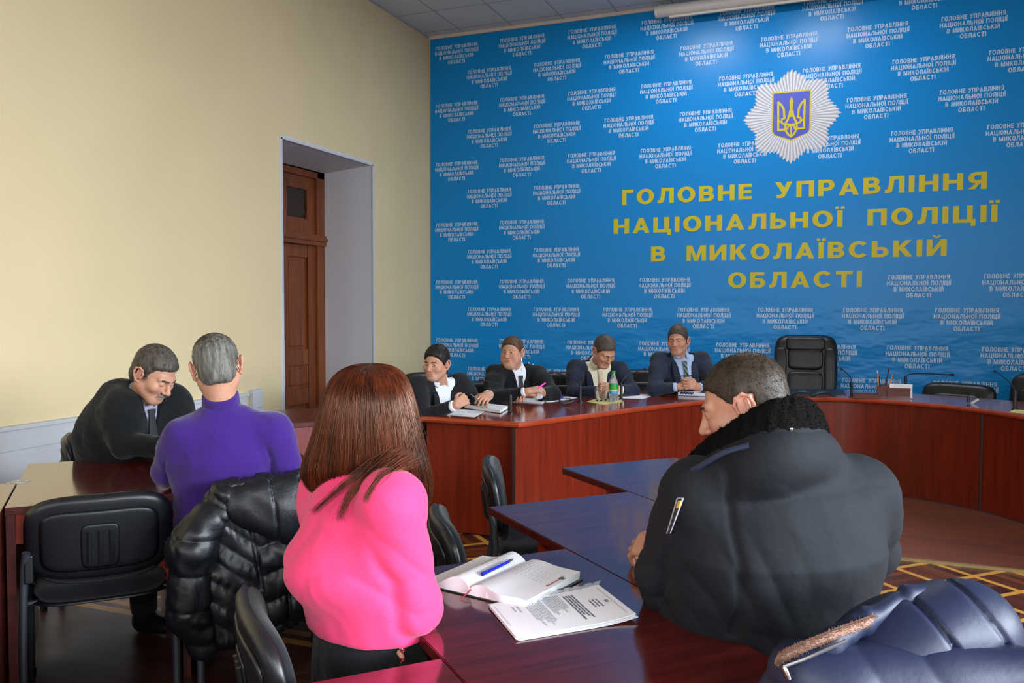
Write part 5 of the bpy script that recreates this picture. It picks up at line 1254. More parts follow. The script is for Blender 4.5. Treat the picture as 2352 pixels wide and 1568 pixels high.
M['tie_gold'] = stripes('gold_tie', srgb(208, 182, 140), srgb(188, 152, 126), 34); M['tie_green'] = stripes('green_tie', srgb(30, 44, 54), srgb(104, 124, 118), 22)
HB = hair_mat('hair_black', srgb(22, 19, 18), srgb(44, 38, 36)); HBR = hair_mat('hair_brown', srgb(58, 44, 32), srgb(100, 78, 56)); HGB = hair_mat('hair_greying', srgb(58, 52, 46), srgb(96, 88, 80)); HDK = hair_mat('hair_dark', srgb(56, 46, 38), srgb(94, 80, 68))
# young man in a black suit at the end of the left wing
hR, hL = W(1097, 915, 5.62), W(1113, 912, 5.74)
p4 = person(K(label='young dark haired man in a black suit and open white shirt, turning to look left', J=K(head=(1002, 837, 5.86), neck=(1010, 874, 5.98), shR=(957, 886, 5.80), shL=(1056, 878, 6.08), elR=(975, 955, 5.66), wrR=(1048, 930, 5.55), elL=(1096, 925, 6.02), wrL=(1125, 905, 5.84)),
  look=cdir(-24, -6), roll=3, hs=.96, handR=(W(1090, 903, 5.66)-W(1048, 930, 5.55), W(1100, 930, 6.2)-W(1060, 900, 5.0), K(curl=.75, thick=1.0)), handL=(W(1106, 918, 5.70)-W(1125, 905, 5.84), W(1100, 930, 6.0)-W(1120, 890, 6.0), K(curl=.7)),
  trousers=M['trousers_black'], brows=HB, browt=1.1, gaze=(-.25, 1, 0), hair_t=.010, nose=.95, wd=.96, stubble=.12, trunk=.52))
shirt(p4, M['shirt_white']); top(p4, M['suit_black'], 'jacket', vcut=(.36, .095), neck=.064); lapels(p4, M['suit_black'], .38, .085, parent=p4['jacket']); collar(p4, M['shirt_white'], spread=.80, w=.034)
short_hair(p4['root'], p4['R'], p4['hc']-p4['off'], p4['hs'], K(hair_t=.010, hair_top=.020, recede=2.0), HB, .005, 1500, .02)
# woman officer
p5 = person(K(label='woman officer in a black uniform sweater with fair hair tied back, holding a pink pen', J=K(head=(1176, 811, 6.62), neck=(1187, 843, 6.70), shR=(1138, 858, 6.60), shL=(1236, 860, 6.74), elR=(1128, 918, 6.34), wrR=(1212, 898, 6.20), elL=(1268, 905, 6.50), wrL=(1225, 905, 6.26)),
  look=cdir(-24, 0), roll=-2, hs=.97, fat=1.0, handR=(W(1240, 893, 6.22)-W(1212, 898, 6.20), DN*.7+np.array((.1, .6, 0)), K(curl=.45, sc_=.92)), handL=(W(1195, 906, 6.2)-W(1225, 905, 6.26), DN, K(curl=.5, sc_=.9)),
  trousers=M['trousers_black'], brows=HBR, browt=.7, lips=.85, lipc=(.50, .12, .11), gaze=(-.35, 1, 0), wd=1.12, dp=1.25, belly=.03, nose=.85))
shirt(p5, M['shirt_white']); top(p5, M['sweater_black'], 'sweater', vcut=(.66, .06), neck=.064, sleeve=(.070, .066, .044), infl=.02); collar(p5, M['shirt_white'], spread=.86, w=.032); necktie(p5, M['tie_black'], .95, .6)
short_hair(p5['root'], p5['R'], p5['hc']-p5['off'], p5['hs'], K(hair_t=.009, hair_top=.014, recede=4.0, flow=lambda q: np.stack([q[:, 0]*0, -1+0*q[:, 1], .1+0*q[:, 2]], 1), lift=.05), HBR, .005, 2200, .03)
bun = SDF().at(p5['R'], p5['hc'], p5['hs']).ell((0, -.122, .035), (.045, .036, .045)); bun.at(); bun.disp = lambda p: F4(.003)*folds(p, 90)
V, Q = bun.mesh(.006); off_mesh(p5, 'hair_bun', V, Q, HBR)
for q in (1, -1):
    e = p5['hc']+p5['R'] @ (np.array((q*.086, .004, -.040))*.97)-p5['off']; mb = MB(); mb.tube([e, e-np.array((0, 0, .018))], [.004, .006], 8); mb.build('earring', M['chrome'], p5['root'], smooth=True)
def epaulette(ctx, side, stars=3):
    P = ctx['P']; a, b = ctx['nb'], P['sh'+side]; d = unit(b-a); u = unit(UPZ-d*(UPZ @ d)); f = np.cross(u, d)
    base = b*.72+a*.28
    # lies on the shoulder
    nrm = u; pts = [a*.62+b*.38+nrm*.050, a*.35+b*.65+nrm*.056, b+nrm*.060, b+d*.035+nrm*.048]
    ep = strip_mesh(ctx, 'epaulette', pts, [.045, .05, .052, .05], f, .008, M['epaulette'], ctx['sweater'])
    for k in range(stars):
        t = .45+.2*k; c = a*(1-t)+b*t+nrm*(.064+.0*k)-ctx['off']; mb = MB(); X = np.stack([d, f, u], 1)
        st = []
        for i in range(10): rr = .009 if i % 2 == 0 else .004; st.append((rr*math.cos(PI*i/5), rr*math.sin(PI*i/5)))
        mb.prism(st, -.004, .004); mb.v = [tuple(c+X @ np.array(v)) for v in mb.v]; mb.build('star', M['star'], ep)
M['epaulette'] = mat('epaulette_cloth', srgb(26, 30, 36), .7); M['star'] = mat('star_metal', (.75, .75, .78, 1), .3, metal=.6)
epaulette(p5, 'R'); epaulette(p5, 'L')
# man with the yellow tie looking down
p6 = person(K(label='grey haired man in a navy suit and yellow tie looking down at his papers', J=K(head=(1388, 808, 6.93), neck=(1371, 832, 7.10), shR=(1322, 846, 7.02), shL=(1422, 848, 7.12), elR=(1318, 903, 6.82), wrR=(1382, 898, 6.68), elL=(1452, 898, 6.90), wrL=(1412, 895, 6.70)),
  look=cdir(26, -36), roll=0, hs=.99, fat=.45, handR=(W(1400, 884, 6.66)-W(1382, 898, 6.68), np.array((.5, .3, -.5)), K(curl=.7)), handL=(W(1392, 886, 6.64)-W(1412, 895, 6.70), np.array((-.5, .3, -.5)), K(curl=.7)),
  trousers=M['trousers_black'], brows=HGB, eye=0, gaze=(0, 1, -.6), wd=1.1, dp=1.1, nose=1.1, tone=.98))
shirt(p6, M['shirt_cream']); top(p6, M['suit_navy'], 'jacket', vcut=(.30, .115), neck=.064, sleeve=(.068, .058, .042)); lapels(p6, M['suit_navy'], .32, .10, parent=p6['jacket']); collar(p6, M['shirt_cream'], spread=.86); necktie(p6, M['tie_gold'])
short_hair(p6['root'], p6['R'], p6['hc']-p6['off'], p6['hs'], K(hair_t=.010, hair_top=.018, recede=4.0), HGB, .005, 1500, .016)
# man with clasped hands
p7 = person(K(label='short haired man in a dark suit, blue shirt and green tie with clasped hands', J=K(head=(1557, 784, 6.98), neck=(1564, 815, 7.08), shR=(1515, 827, 7.04), shL=(1612, 827, 7.10), elR=(1503, 893, 6.82), wrR=(1560, 888, 6.74), elL=(1637, 888, 6.90), wrL=(1602, 888, 6.75)),
  look=cdir(-26, -2), roll=-2, hs=.98, handR=(W(1590, 879, 6.70)-W(1560, 888, 6.74), W(1590, 880, 7.2)-W(1585, 880, 6.2)+np.array((.4, 0, -.4)), K(curl=.62)), handL=(W(1570, 878, 6.66)-W(1602, 888, 6.75), W(1570, 880, 7.2)-W(1580, 880, 6.2)+np.array((-.5, 0, -.3)), K(curl=.62)),
  trousers=M['trousers_black'], brows=HDK, gaze=(-.1, 1, -.05), wd=1.06, nose=1.05, stubble=.15))
shirt(p7, M['shirt_blue']); top(p7, M['suit_grey'], 'jacket', vcut=(.34, .10), neck=.064, sleeve=(.068, .058, .042)); lapels(p7, M['suit_grey'], .36, .088, parent=p7['jacket']); collar(p7, M['shirt_blue'], spread=.86); necktie(p7, M['tie_green'])
short_hair(p7['root'], p7['R'], p7['hc']-p7['off'], p7['hs'], K(hair_t=.007, hair_top=.020, recede=3.0), HDK, .005, 1500, .013)
# --- four people at the rows of desks
HGR = hair_mat('hair_grey', srgb(70, 66, 60), srgb(122, 118, 110)); HDG = hair_mat('hair_dark_grey', srgb(46, 40, 36), srgb(96, 88, 78)); HCR = hair_mat('hair_cropped', srgb(34, 26, 20), srgb(66, 54, 43))
M['shirt_lilac'] = cloth('lilac_shirt', srgb(150, 146, 168), .8); M['purple'] = cloth('purple_knit', srgb(58, 27, 112), .92, 900, 22, .3, .25)
M['black_cloth'] = cloth('black_cloth', srgb(22, 23, 27), .9)
# officer with a moustache
p1 = person(K(label='grey haired officer with a moustache in a black uniform sweater, bent over a desk', J=K(head=(354, 864, 3.95), neck=(322, 912, 4.03), shR=(284, 934, 3.93), shL=(392, 916, 4.15), elR=(288, 1022, 3.85), wrR=(385, 1026, 3.80), elL=(432, 985, 4.20), wrL=(400, 1020, 4.02)),
  look=cdir(70, -33), roll=4, hs=1.0, handR=(W(430, 1030, 3.78)-W(385, 1026, 3.80), DN, K(curl=.5)), handL=(W(380, 1030, 3.9)-W(400, 1020, 4.02), DN, K(curl=.5)),
  trousers=M['trousers_black'], brows=HDG, eye=0, nose=1.12, wd=1.10, dp=1.25, trunk=.62, tone=.98, stubble=.1))
shirt(p1, M['shirt_lilac'])
def back1(S, c): S.ell(W(275, 955, 4.05), (.12, .14, .18), R=frame(c['face'], (.3, 0, 1)), k=.08); S.ell(W(245, 1010, 4.08), (.15, .15, .17), R=frame(c['face']), k=.08)
top(p1, M['sweater_black'], 'sweater', extra=back1, crease=0, k=.08, fold_fn=lambda p: F4(.006)*drape(p, (0, 0, 1), 30, 1.8, 9)*np.exp(-((p[:, 2]-F4(.86))/F4(.10))**2), vcut=(.72, .055), neck=.064, sleeve=(.064, .058, .045), infl=.018); collar(p1, M['shirt_lilac'], spread=.88, w=.03); necktie(p1, M['tie_black'], .97, .7)
epaulette(p1, 'R'); epaulette(p1, 'L')
short_hair(p1['root'], p1['R'], p1['hc']-p1['off'], p1['hs'], K(hair_t=.010, hair_top=.018, recede=6.0, flow=lambda q: np.stack([1.2+0*q[:, 0], .3-q[:, 1]*4, -.4-q[:, 0]*3], 1), lift=.02, messy=.06), HDG, .004, 4200, .03, .0007)
mp = []                                                       # moustache and grey temples
for k in range(260):
    x = rng.uniform(-.027, .027); a = np.array((x, .0995-.9*abs(x)**1.25+rng.normal(0, .001), -.0405-abs(x)*.12+rng.normal(0, .0016))); b = a+np.array((x*.12, .004, -.013)); mp.append(np.stack([a, (a+b)/2+np.array((0, .002, .001)), b]))
V, Q = strands(np.array(mp) @ p1['R'].T*p1['hs']+(p1['hc']-p1['off']), .0009); mesh_obj('moustache', V, Q, hair_mat('moustache_grey', srgb(100, 94, 88), srgb(150, 144, 136)), p1['body'])
# man in the purple turtleneck, from behind
p2 = person(K(label='man with short grey hair in a purple turtleneck sweater, seen from behind', J=K(head=(499, 848, 3.25), neck=(510, 940, 3.28), shL=(424, 1002, 3.22), shR=(628, 988, 3.32), elL=(384, 1082, 3.30), wrL=(440, 1095, 3.52), elR=(655, 1062, 3.34), wrR=(590, 1066, 3.58)),
  look=cdir(-163, -16), roll=8, hs=1.0, handR=(np.array((-.4, .6, 0)), DN, K(curl=.5)), handL=(np.array((.1, .8, 0)), DN, K(curl=.5)), trousers=M['black_cloth'], wd=1.06, dp=1.1, eyes=True, brows=HGR, tone=1.0))
def fold2(p):
    c = p2['pel'].astype(F4); return F4(.007)*drape(p, (0, 0, 1), 30, 1.6, 8)*np.exp(-((p[:, 2]-F4(c[2]+.20))/F4(.10))**2)
top(p2, M['purple'], 'sweater', neck=0, sleeve=(.066, .056, .040), infl=.014, fold_fn=fold2, amp=.0035)
tk = SDF(); ax2 = unit(p2['hc']+p2['R'] @ np.array((0, -.03, -.045))-p2['nb']); tk.rc(p2['nb']-ax2*.02, p2['nb']+ax2*.075, .074, .066, k=.01); X2 = frame(ax2, (1, 0, 0))
tk.disp = lambda P: F4(.0011)*np.sin(F4(44)*np.arctan2((P-p2['nb'].astype(F4)) @ X2[:, 0].astype(F4), (P-p2['nb'].astype(F4)) @ X2[:, 2].astype(F4)))
tk.box(p2['nb']+ax2*.117, (.1, .045, .1), R=frame(ax2, (1, 0, 0)), rnd=.004, k=.008, m=-1)
V, Q = tk.mesh(.0035); off_mesh(p2, 'turtleneck_collar', V, Q, M['purple'], p2['sweater'])
short_hair(p2['root'], p2['R'], p2['hc']-p2['off'], p2['hs'], K(hair_t=.006, hair_top=.008, recede=6.0), HGR, .004, 2600, .012, .0007)
cr = []                                                       # darker, thinning crown
for k in range(1300):
    a = rng.uniform(0, 2*PI); r_ = abs(rng.normal(0, .55)); d = unit(np.array((math.sin(r_)*math.cos(a)*.8, -.25+math.sin(r_)*math.sin(a), .9*math.cos(r_)+.12)))
    b = np.array((0, -.018, .045))+d*np.array((.0832, .1045, .089)); t = np.cross(d, (0, 1, .4)); t = unit(unit(d-np.array((0, -.35, .9)))*1.0+rng.normal(0, .25, 3)); t = t-d*(t @ d); cr.append(np.stack([b, b+t*.007+d*.0015, b+t*.014]))
V, Q = strands(np.array(cr) @ p2['R'].T*p2['hs']+(p2['hc']-p2['off']), .0010); mesh_obj('crown_hair', V, Q, HDG, p2['root'])
# woman in pink
M['pink'] = cloth('pink_blouse', (.84, .048, .175, 1), .75, 900, 13, .25, .15)
p3 = person(K(label='woman with long auburn hair in a pink blouse leaning on the desk', J=K(head=(850, 968, 1.985), neck=(826, 1092, 1.942), shR=(905, 1158, 1.814), shL=(758, 1130, 2.059), elR=(935, 1392, 1.878), wrR=(850, 1330, 2.155), elL=(770, 1330, 2.113), wrL=(892, 1372, 1.95)),
  look=cdir(140, -22), roll=0, hs=.94, waist=.32, cuffs='', trunk=.58, handR=(np.array((.2, .6, .1)), DN, K(curl=.4, sc_=.88)), handL=(W(912, 1490, 1.835)-W(892, 1372, 1.95), np.array((.6, .5, 0)), K(curl=.08, sc_=.86, thumb=.3, spread=.02)),
  trousers=M['black_cloth'], wd=.98, dp=1.01, brows=HBR, res=.005, tone=1.02))
def blouse_extra(S, c):
    pel, f = c['pel'], c['face']; r_ = c['right']
    S.ell(pel+np.array((0, 0, .405))-f*.02, (.155, .140, .07), R=frame(f), k=.05)
    S.ell(pel+np.array((0, 0, .42))-f*.085, (.11, .065, .07), R=frame(f), k=.05)
    el = c['P']['elR']; S.ell(el+np.array((.0, -.01, .02)), (.062, .072, .062), R=frame(unit(el-c['P']['shR'])), k=.04)
def fold3(p):
    c = p3['pel'].astype(F4); el = p3['P']['elR'].astype(F4); f = p3['face'].astype(F4); r_ = p3['right'].astype(F4)
    q = p-c; w = np.exp(-((q[:, 2]-F4(.43))/F4(.11))**2)
    e = p-el; we = np.exp(-np.einsum('ij,ij->i', e, e)/F4(.012))
    return F4(.008)*w*drape(p, f*.55+np.array((0, 0, .8))-r_*.35, 34, 1.4, 8)+F4(.007)*we*drape(p, unit(p3['P']['shR']-p3['P']['elR']), 42, 1.2)+F4(.0014)*drape(p, f*.5+np.array((0, 0, .5)), 17, 1.8, 6)
HEM3 = W(760, 1458, 1.90)[2]
top(p3, M['pink'], 'blouse', neck=0, sleeve=(.066, .072, .058), cuff=.02, infl=.020, extra=blouse_extra, fold_fn=fold3, amp=.0030, freq=18, h=.006, hem=HEM3, ka=.010, crease=.010, trap=.064)
nbp = p3['nb']; bl = SDF(); bl.rc(nbp-np.array((0, 0, .02)), nbp+np.array((0, 0, .035))+p3['face']*.02, .066, .058, k=.01); bl.disp = lambda P: F4(.002)*folds(P, 40)
V, Q = bl.mesh(.005); off_mesh(p3, 'blouse_collar', V, Q, M['pink'], p3['blouse'])
tp = p3['tips']['L']
for k, t_ in enumerate(tp[:4]):
    n_ = SDF().ell(t_, (.0055, .009, .0045), R=frame(unit(t_-p3['P']['wrL']))); V, Q = n_.mesh(.0022, .01); off_mesh(p3, 'fingernail', V, Q, M['nail'], p3['body'])
# long auburn hair: a shaped mass with thousands of strands over it
def auburn(name, rough):
    m = hair_mat(name, srgb(34, 14, 9), srgb(104, 44, 21), rough, (34, 34, 3)); t = NT(m); t.b.inputs['Specular IOR Level'].default_value = .5; t.b.inputs['Specular Tint'].default_value = (1, .8, .62, 1); return m
HAU = auburn('hair_auburn', .34)
def cat1(v, n=160):                                           # smooth curve through values
    v = np.array(v, float); x = np.linspace(0, len(v)-1, n); i = np.clip(x.astype(int), 0, len(v)-2); t = x-i; g = lambda k: v[np.clip(i+k, 0, len(v)-1)]
    return .5*(2*g(0)+(g(1)-g(-1))*t+(2*g(-1)-5*g(0)+4*g(1)-g(2))*t*t+(3*g(0)-g(-1)-3*g(1)+g(2))*t**3)
HZ = cat1([W(850, y, 1.985)[2] for y in (836, 839, 847, 862, 900, 960, 1020, 1070, 1110, 1150, 1180)])   # levels, crown to ends
HX0 = cat1([848, 815, 792, 772, 752, 733, 716, 698, 704, 760, 930]); HX1 = cat1([852, 884, 908, 926, 944, 958, 970, 982, 988, 986, 972]); DEPH = cat1([.003, .048, .077, .101, .126, .133, .133, .128, .107, .09, .05])
cam_r = np.array((math.cos(YAW), math.sin(YAW), 0)); cam_f = np.array((-math.sin(YAW), math.cos(YAW), 0))
lv = np.linspace(0, 1, len(HZ))
def hair_pt(t, a, k=1.0):                                     # t down the length, a round the head (0 = nearest the camera)
    z = np.interp(t, lv, HZ); x0 = np.interp(t, lv, HX0); x1 = np.interp(t, lv, HX1); dp = np.interp(t, lv, DEPH); dd = 1.995-.02*t
    cx_ = (x0+x1)/2; hw = (x1-x0)/2/FPX*dd; c = W(cx_, 784, dd)
    return np.stack([c[0]+cam_r[0]*hw*np.sin(a)*k-cam_f[0]*dp*np.cos(a)*k, c[1]+cam_r[1]*hw*np.sin(a)*k-cam_f[1]*dp*np.cos(a)*k, z], -1)
def hair_mass():
    T, A = 70, 140; vs = np.zeros((T, A, 3)); gr = rng.normal(0, 1, A); gr = np.convolve(np.r_[gr, gr, gr], np.ones(3)/3, 'same')[A:2*A]
    for i in range(T):
        t = i/(T-1)*.93
        for j in range(A):
            a = 2*PI*j/A; fr_ = math.cos(a) < -.55
            vs[i, j] = hair_pt(t, a, (.955+.016*gr[j]*min(1, t*3)+.02*math.sin(5*a+6*t)*t)*(1 if not fr_ else .9))
    V = vs.reshape(-1, 3); Q = np.array([(i*A+j, i*A+(j+1) % A, (i+1)*A+(j+1) % A, (i+1)*A+j) for i in range(T-1) for j in range(A)]); return V, Q
V, Q = hair_mass(); hm = off_mesh(p3, 'hair', V, Q, HAU)
pa = []; nS = 5200
for k in range(nS):
    a = rng.uniform(-PI*.78, PI*.78); t0 = rng.uniform(.0, .06) if k % 4 else rng.uniform(.05, .4); t1 = min(1.02, rng.uniform(.55, 1.05)); n = 14; kk = rng.uniform(.965, 1.03); ph = rng.uniform(0, 6.28); wv = rng.uniform(.006, .035); dr = rng.normal(0, .10); n = 24
    u = np.linspace(0, 1, n); t = t0+(t1-t0)*u**1.25; aa = a+dr*u+.05*np.sin(ph+5*u)*u+.22*u*u*np.sign(a)*(abs(a) > 1.1)
    p = np.array([hair_pt(t[i], aa[i], kk+wv*u[i]*math.sin(ph+7*u[i])) for i in range(n)]); pa.append(p)
V, Q = strands(np.array(pa), rng.uniform(.0006, .0013, nS), .0002); off_mesh(p3, 'hair_strands', V, Q, HAU, hm)
pa = []                                                       # locks swept over her back and loose flyaways
for (s0, s1, e0, sp_) in (((900, 1080, 1.835), (812, 1086, 1.803), (722, 1176, 1.830), 5), ((905, 1085, 1.825), (800, 1106, 1.793), (780, 1192, 1.803), 6), ((935, 1095, 1.793), (852, 1098, 1.766), (842, 1150, 1.761), 5)):
    for k in range(60):
        j = lambda p, s_: W(p[0]+rng.normal(0, s_), p[1]+rng.normal(0, s_*.8), p[2]+rng.normal(0, .004)-.010)
        a, b, c = j((s0[0]+6, s0[1]-40, s0[2]+.06), 14), j(s1, 9), j(e0, sp_); u = np.linspace(0, 1, 12)[:, None]
        pa.append(a*(1-u)**2+2*b*u*(1-u)+c*u*u)
for k in range(110):
    a = rng.uniform(-1.4, 1.4); t0 = rng.uniform(0, .4); u = np.linspace(0, 1, 12); kk = 1.02+rng.uniform(0, .16)*u**1.5
    pa.append(np.array([hair_pt(min(1, t0+.3*u[i]*rng.uniform(.98, 1.02)), a+.15*u[i], kk[i]) for i in range(12)]))
V, Q = strands(np.array(pa), .00055, .00012); off_mesh(p3, 'loose_locks', V, Q, HAU, hm)
# burly man in the dark uniform jacket
M['parka'] = cloth('dark_parka', srgb(21, 24, 30), .8, 700, 11, .5, 0, .25); M['fur'] = mat('fleece_collar', srgb(17, 16, 16), .95, .05, bump=[(160, .9, .006), (420, .6, .003)]); M['piping'] = mat('navy_piping', srgb(30, 38, 62), .6)
p8 = person(K(label='burly man with cropped hair in a dark jacket with a fleece collar', J=K(head=(1708, 938, 1.98), neck=(1785, 1040, 1.92), shL=(1612, 1142, 1.88), shR=(1972, 1136, 2.02), elL=(1545, 1332, 2.03), wrL=(1528, 1264, 2.24), elR=(1995, 1262, 2.16), wrR=(1760, 1275, 2.42)),
  look=cdir(-112, -20), roll=-4, hs=.945, trunk=.60, handR=(np.array((-.8, .3, 0)), DN, K(curl=.5)), handL=(W(1478, 1250, 2.30)-W(1528, 1264, 2.24), DN*.7+np.array((.5, .4, 0)), K(curl=.55, sc_=1.0)),
  trousers=M['black_cloth'], brows=HCR, browt=.8, wd=1.22, dp=1.30, belly=.03, res=.006, hres=.0022, nose=1.05, stubble=.2, neck_w=1.12, tone=.92, ear=.8))
fur = [(1598, 1068, 1.95), (1640, 1030, 1.89), (1700, 990, 1.83), (1770, 952, 1.79), (1832, 938, 1.81), (1862, 962, 1.90), (1840, 1010, 2.02), (1740, 1060, 2.08)]
def catm(pts, n=6):
    P = np.array(pts); out = []
    for i in range(len(P)-1):
        a, b, c, d = P[max(i-1, 0)], P[i], P[i+1], P[min(i+2, len(P)-1)]
        for k in range(n):
            t = k/n; out.append(.5*((2*b)+(c-a)*t+(2*a-5*b+4*c-d)*t*t+(3*b-a-3*c+d)*t**3))
    return np.array(out+[P[-1]])
fp = catm([W(*q) for q in fur], 4); 
def rows(v): return v/np.linalg.norm(v, axis=1)[:, None]
outw = fp-fp.mean(0); outw[:, 2] = 0; oc = fp+rows(outw)*.008-np.array((0, 0, .046))
def parka_extra(S, c):
    P = c['P']; S.chain(list(oc-np.array((0, 0, .045))), [.034]*len(oc), k=.06); S.ell((P['shL']+P['shR'])/2-c['face']*.05-np.array((0, 0, .16)), (.20, .12, .20), R=frame(c['face']), k=.08)
    S.ell(c['pel']+np.array((0, 0, .14)), (.215, .18, .14), R=frame(c['face']), k=.06)
    S.ell(P['elL']+np.array((0, 0, .03)), (.066, .080, .062), R=frame(unit(P['elL']-P['shL'])), k=.05)
def fold8(p):
    c = p8['pel'].astype(F4); q = p-c; w = np.exp(-((q[:, 2]-F4(.22))/F4(.09))**2); el = p8['P']['elL'].astype(F4); e = p-el; we = np.exp(-np.einsum('ij,ij->i', e, e)/F4(.03)); sh = p8['P']['shL'].astype(F4)
    d = unit(p8['P']['shL']-p8['P']['elL']).astype(F4); r_ = p8['right'].astype(F4)
    el_r = p8['P']['elR'].astype(F4); er = p-el_r; wr_ = np.exp(-np.einsum('ij,ij->i', er, er)/F4(.02)); x = q @ r_; z = q[:, 2]
    arm = np.exp(-((x+F4(.222)+F4(.12)*(z-F4(.62)))/F4(.007))**2)*(z > .30)*(z < .70)                    # armhole seam
    yoke = np.exp(-((z-F4(.605)+F4(.25)*x*x)/F4(.004))**2)*F4(.5)
    pit = np.exp(-((x+F4(.19))/F4(.09))**2-((z-F4(.40))/F4(.10))**2)
    soft = F4(.006)*drape(p, r_*.5+np.array((0, 0, .8)), 13, 2.0, 5)
    return F4(.009)*arm+F4(.003)*yoke+soft*F4(.35)+F4(.011)*w*drape(p, np.array((0, 0, 1))+r_*.25, 40, 1.5, 7)+F4(.011)*we*drape(p, d, 36, 1.6, 8)+F4(.010)*pit*drape(p, r_*.8+np.array((0, 0, .6)), 44, 1.3)+F4(.010)*wr_*drape(p, (0, 0, 1), 40, 1.2)
top(p8, M['parka'], 'jacket', neck=0, sleeve=(.086, .070, .054), cuff=.0, infl=.032, extra=parka_extra, fold_fn=fold8, amp=.0042, freq=13, h=.0058, hem=.40, trap=.080)
fs = SDF(); lowr = fp-np.array((0, 0, .035))
fs.chain(list(fp), [.021]*len(fp), k=.02); fs.chain(list(lowr), [.027]*len(fp), k=.03); fs.disp = lambda P: F4(.0022)*folds(P, 150)+F4(.0015)*folds(P+F4(7), 420)
V, Q = fs.mesh(.004); fc = off_mesh(p8, 'fleece_collar', V, Q, M['fur'], p8['jacket']); N = vnormals(V, Q); i = rng.integers(0, len(V), 9000)
pa = V[i][:, None]+(N[i]+rng.normal(0, .5, (len(i), 3)))[:, None]*np.linspace(0, .0022, 3)[None, :, None]; V2, Q2 = strands(pa, .0006); off_mesh(p8, 'fleece_pile', V2, Q2, M['fur'], fc)
os_ = SDF(); os_.chain(list(oc), [.022]*len(oc), k=.03); os_.chain(list(oc-np.array((0, 0, .03))), [.024]*len(oc), k=.04); os_.disp = lambda P: F4(.003)*folds(P, 24)
V, Q = os_.mesh(.005); off_mesh(p8, 'collar', V, Q, M['parka'], p8['jacket'])
mb = MB(); mb.tube([q-p8['off'] for q in catm([W(1556, 1093, 1.86), W(1600, 1075, 1.815), W(1660, 1040, 1.775), W(1720, 1022, 1.75)], 5)], .0065, 8); mb.build('collar_piping', M['piping'], p8['jacket'], smooth=True)
short_hair(p8['root'], p8['R'], p8['hc']-p8['off'], p8['hs'], K(hair_t=.0045, hair_top=.007, recede=5.0, hair_amp=.0006, lift=.42), HCR, .0035, 12000, .010, .00045)
mb = MB(); mb.pillow(.008, .008, .004); bt = mb.build('snap_button', M['chrome'], p8['jacket'], smooth=True); bt.location = W(1818, 985, 1.752)-p8['off']; bt.rotation_euler = (0, 0, YAW)
# embroidered patch on the upper sleeve
pp = catm([W(1563, 1143, 1.805), W(1556, 1165, 1.80), W(1546, 1195, 1.805), W(1536, 1224, 1.82)], 6); wdir = unit(W(1580, 1150, 1.78)-W(1550, 1150, 1.81))
strip_mesh(p8, 'sleeve_patch', pp, np.linspace(.020, .012, len(pp)), wdir, .004, mat('patch_white', srgb(150, 150, 156), .7), p8['jacket'])
strip_mesh(p8, 'patch_field', pp[1:]-cam_f*.003, np.linspace(.012, .006, len(pp)-1), wdir, .004, mat('patch_black', srgb(26, 26, 30), .7), p8['jacket'])
strip_mesh(p8, 'patch_emblem', pp[2:7]-cam_f*.006, [.009]*5, wdir, .004, mat('patch_gold', srgb(196, 146, 30), .5), p8['jacket'])
# ------------------------------------------------------------------ two coats hung over chair backs
M['quilt_black'] = mat('black_quilted_nylon', srgb(12, 15, 22), .42, .5, bump=[(55, .3, .004), (14, .2, .01)]); M['nylon_blue'] = mat('navy_nylon', srgb(21, 29, 56), .52, .4, bump=[(60, .2, .003)])
# black quilted coat
cc = CH[0]; cT = np.array(Matrix.Translation(cc.location) @ Matrix.Rotation(cc.rotation_euler.z, 4, 'Z')); cR, cO = cT[:3, :3], cT[:3, 3]
ct = thing('quilted_coat', 'black quilted hooded coat hanging over the chair of the man in purple', 'coat', cc.location)
def local(P): return (P-cO.astype(F4)) @ cR.astype(F4)
S = SDF().at(cR, cO)
S.box((.03, -.262, .585), (.235, .052, .25), rnd=.05, k=.03); S.box((-.05, -.265, .42), (.19, .05, .16), R=frame((0, 1, 0), (-.25, 0, 1)), rnd=.05, k=.05); S.box((.16, -.265, .50), (.12, .05, .18), rnd=.05, k=.05)
S.rc((-.15, -.24, .77), (.22, -.24, .785), .06, .06, k=.03); S.at()
def quilt(P):
    q = local(P); x, z = q[:, 0]-F4(.05), q[:, 2]; s = z+F4(.32)*np.abs(x)*np.where(x < -.10, -2.4, 1).astype(F4); side = x < -.10; d = -np.where(side, F4(.006), F4(.014))*np.abs(np.sin(s*np.where(side, F4(PI/.075), F4(PI/.105))))**F4(.62)
    d += F4(.012)*np.exp(-(x/F4(.006))**2)+F4(.012)*np.exp(-((x+F4(.115)+F4(.15)*(z-F4(.6)))/F4(.007))**2)
    return d+F4(.003)*folds(P, 60)+F4(.0025)*np.sin(x*F4(240)+F4(3)*folds(P, 30))*np.exp(-(np.sin(s*F4(PI/.105))/F4(.5))**2)
S.disp = quilt; V, Q = S.mesh(.0055); body_c = mesh_obj('coat_body', V, Q, M['quilt_black'], ct, origin=np.array(cc.location))
S = SDF().at(cR, cO); S.chain([(-.175, -.25, .745), (-.272, -.275, .62), (-.285, -.275, .40), (-.235, -.265, .265)], [.062, .072, .068, .052], k=.03); S.at()
def quilt2(P): q = local(P); s = q[:, 2]+F4(.1)*q[:, 0]; return -F4(.012)*np.abs(np.sin(s*F4(PI/.125)))**F4(.6)+F4(.003)*folds(P, 50)+F4(.004)*np.exp(-(folds(P, 16)/F4(.15))**2)
S.disp = quilt2; V, Q = S.mesh(.0055); mesh_obj('sleeve', V, Q, M['quilt_black'], ct, origin=np.array(cc.location))
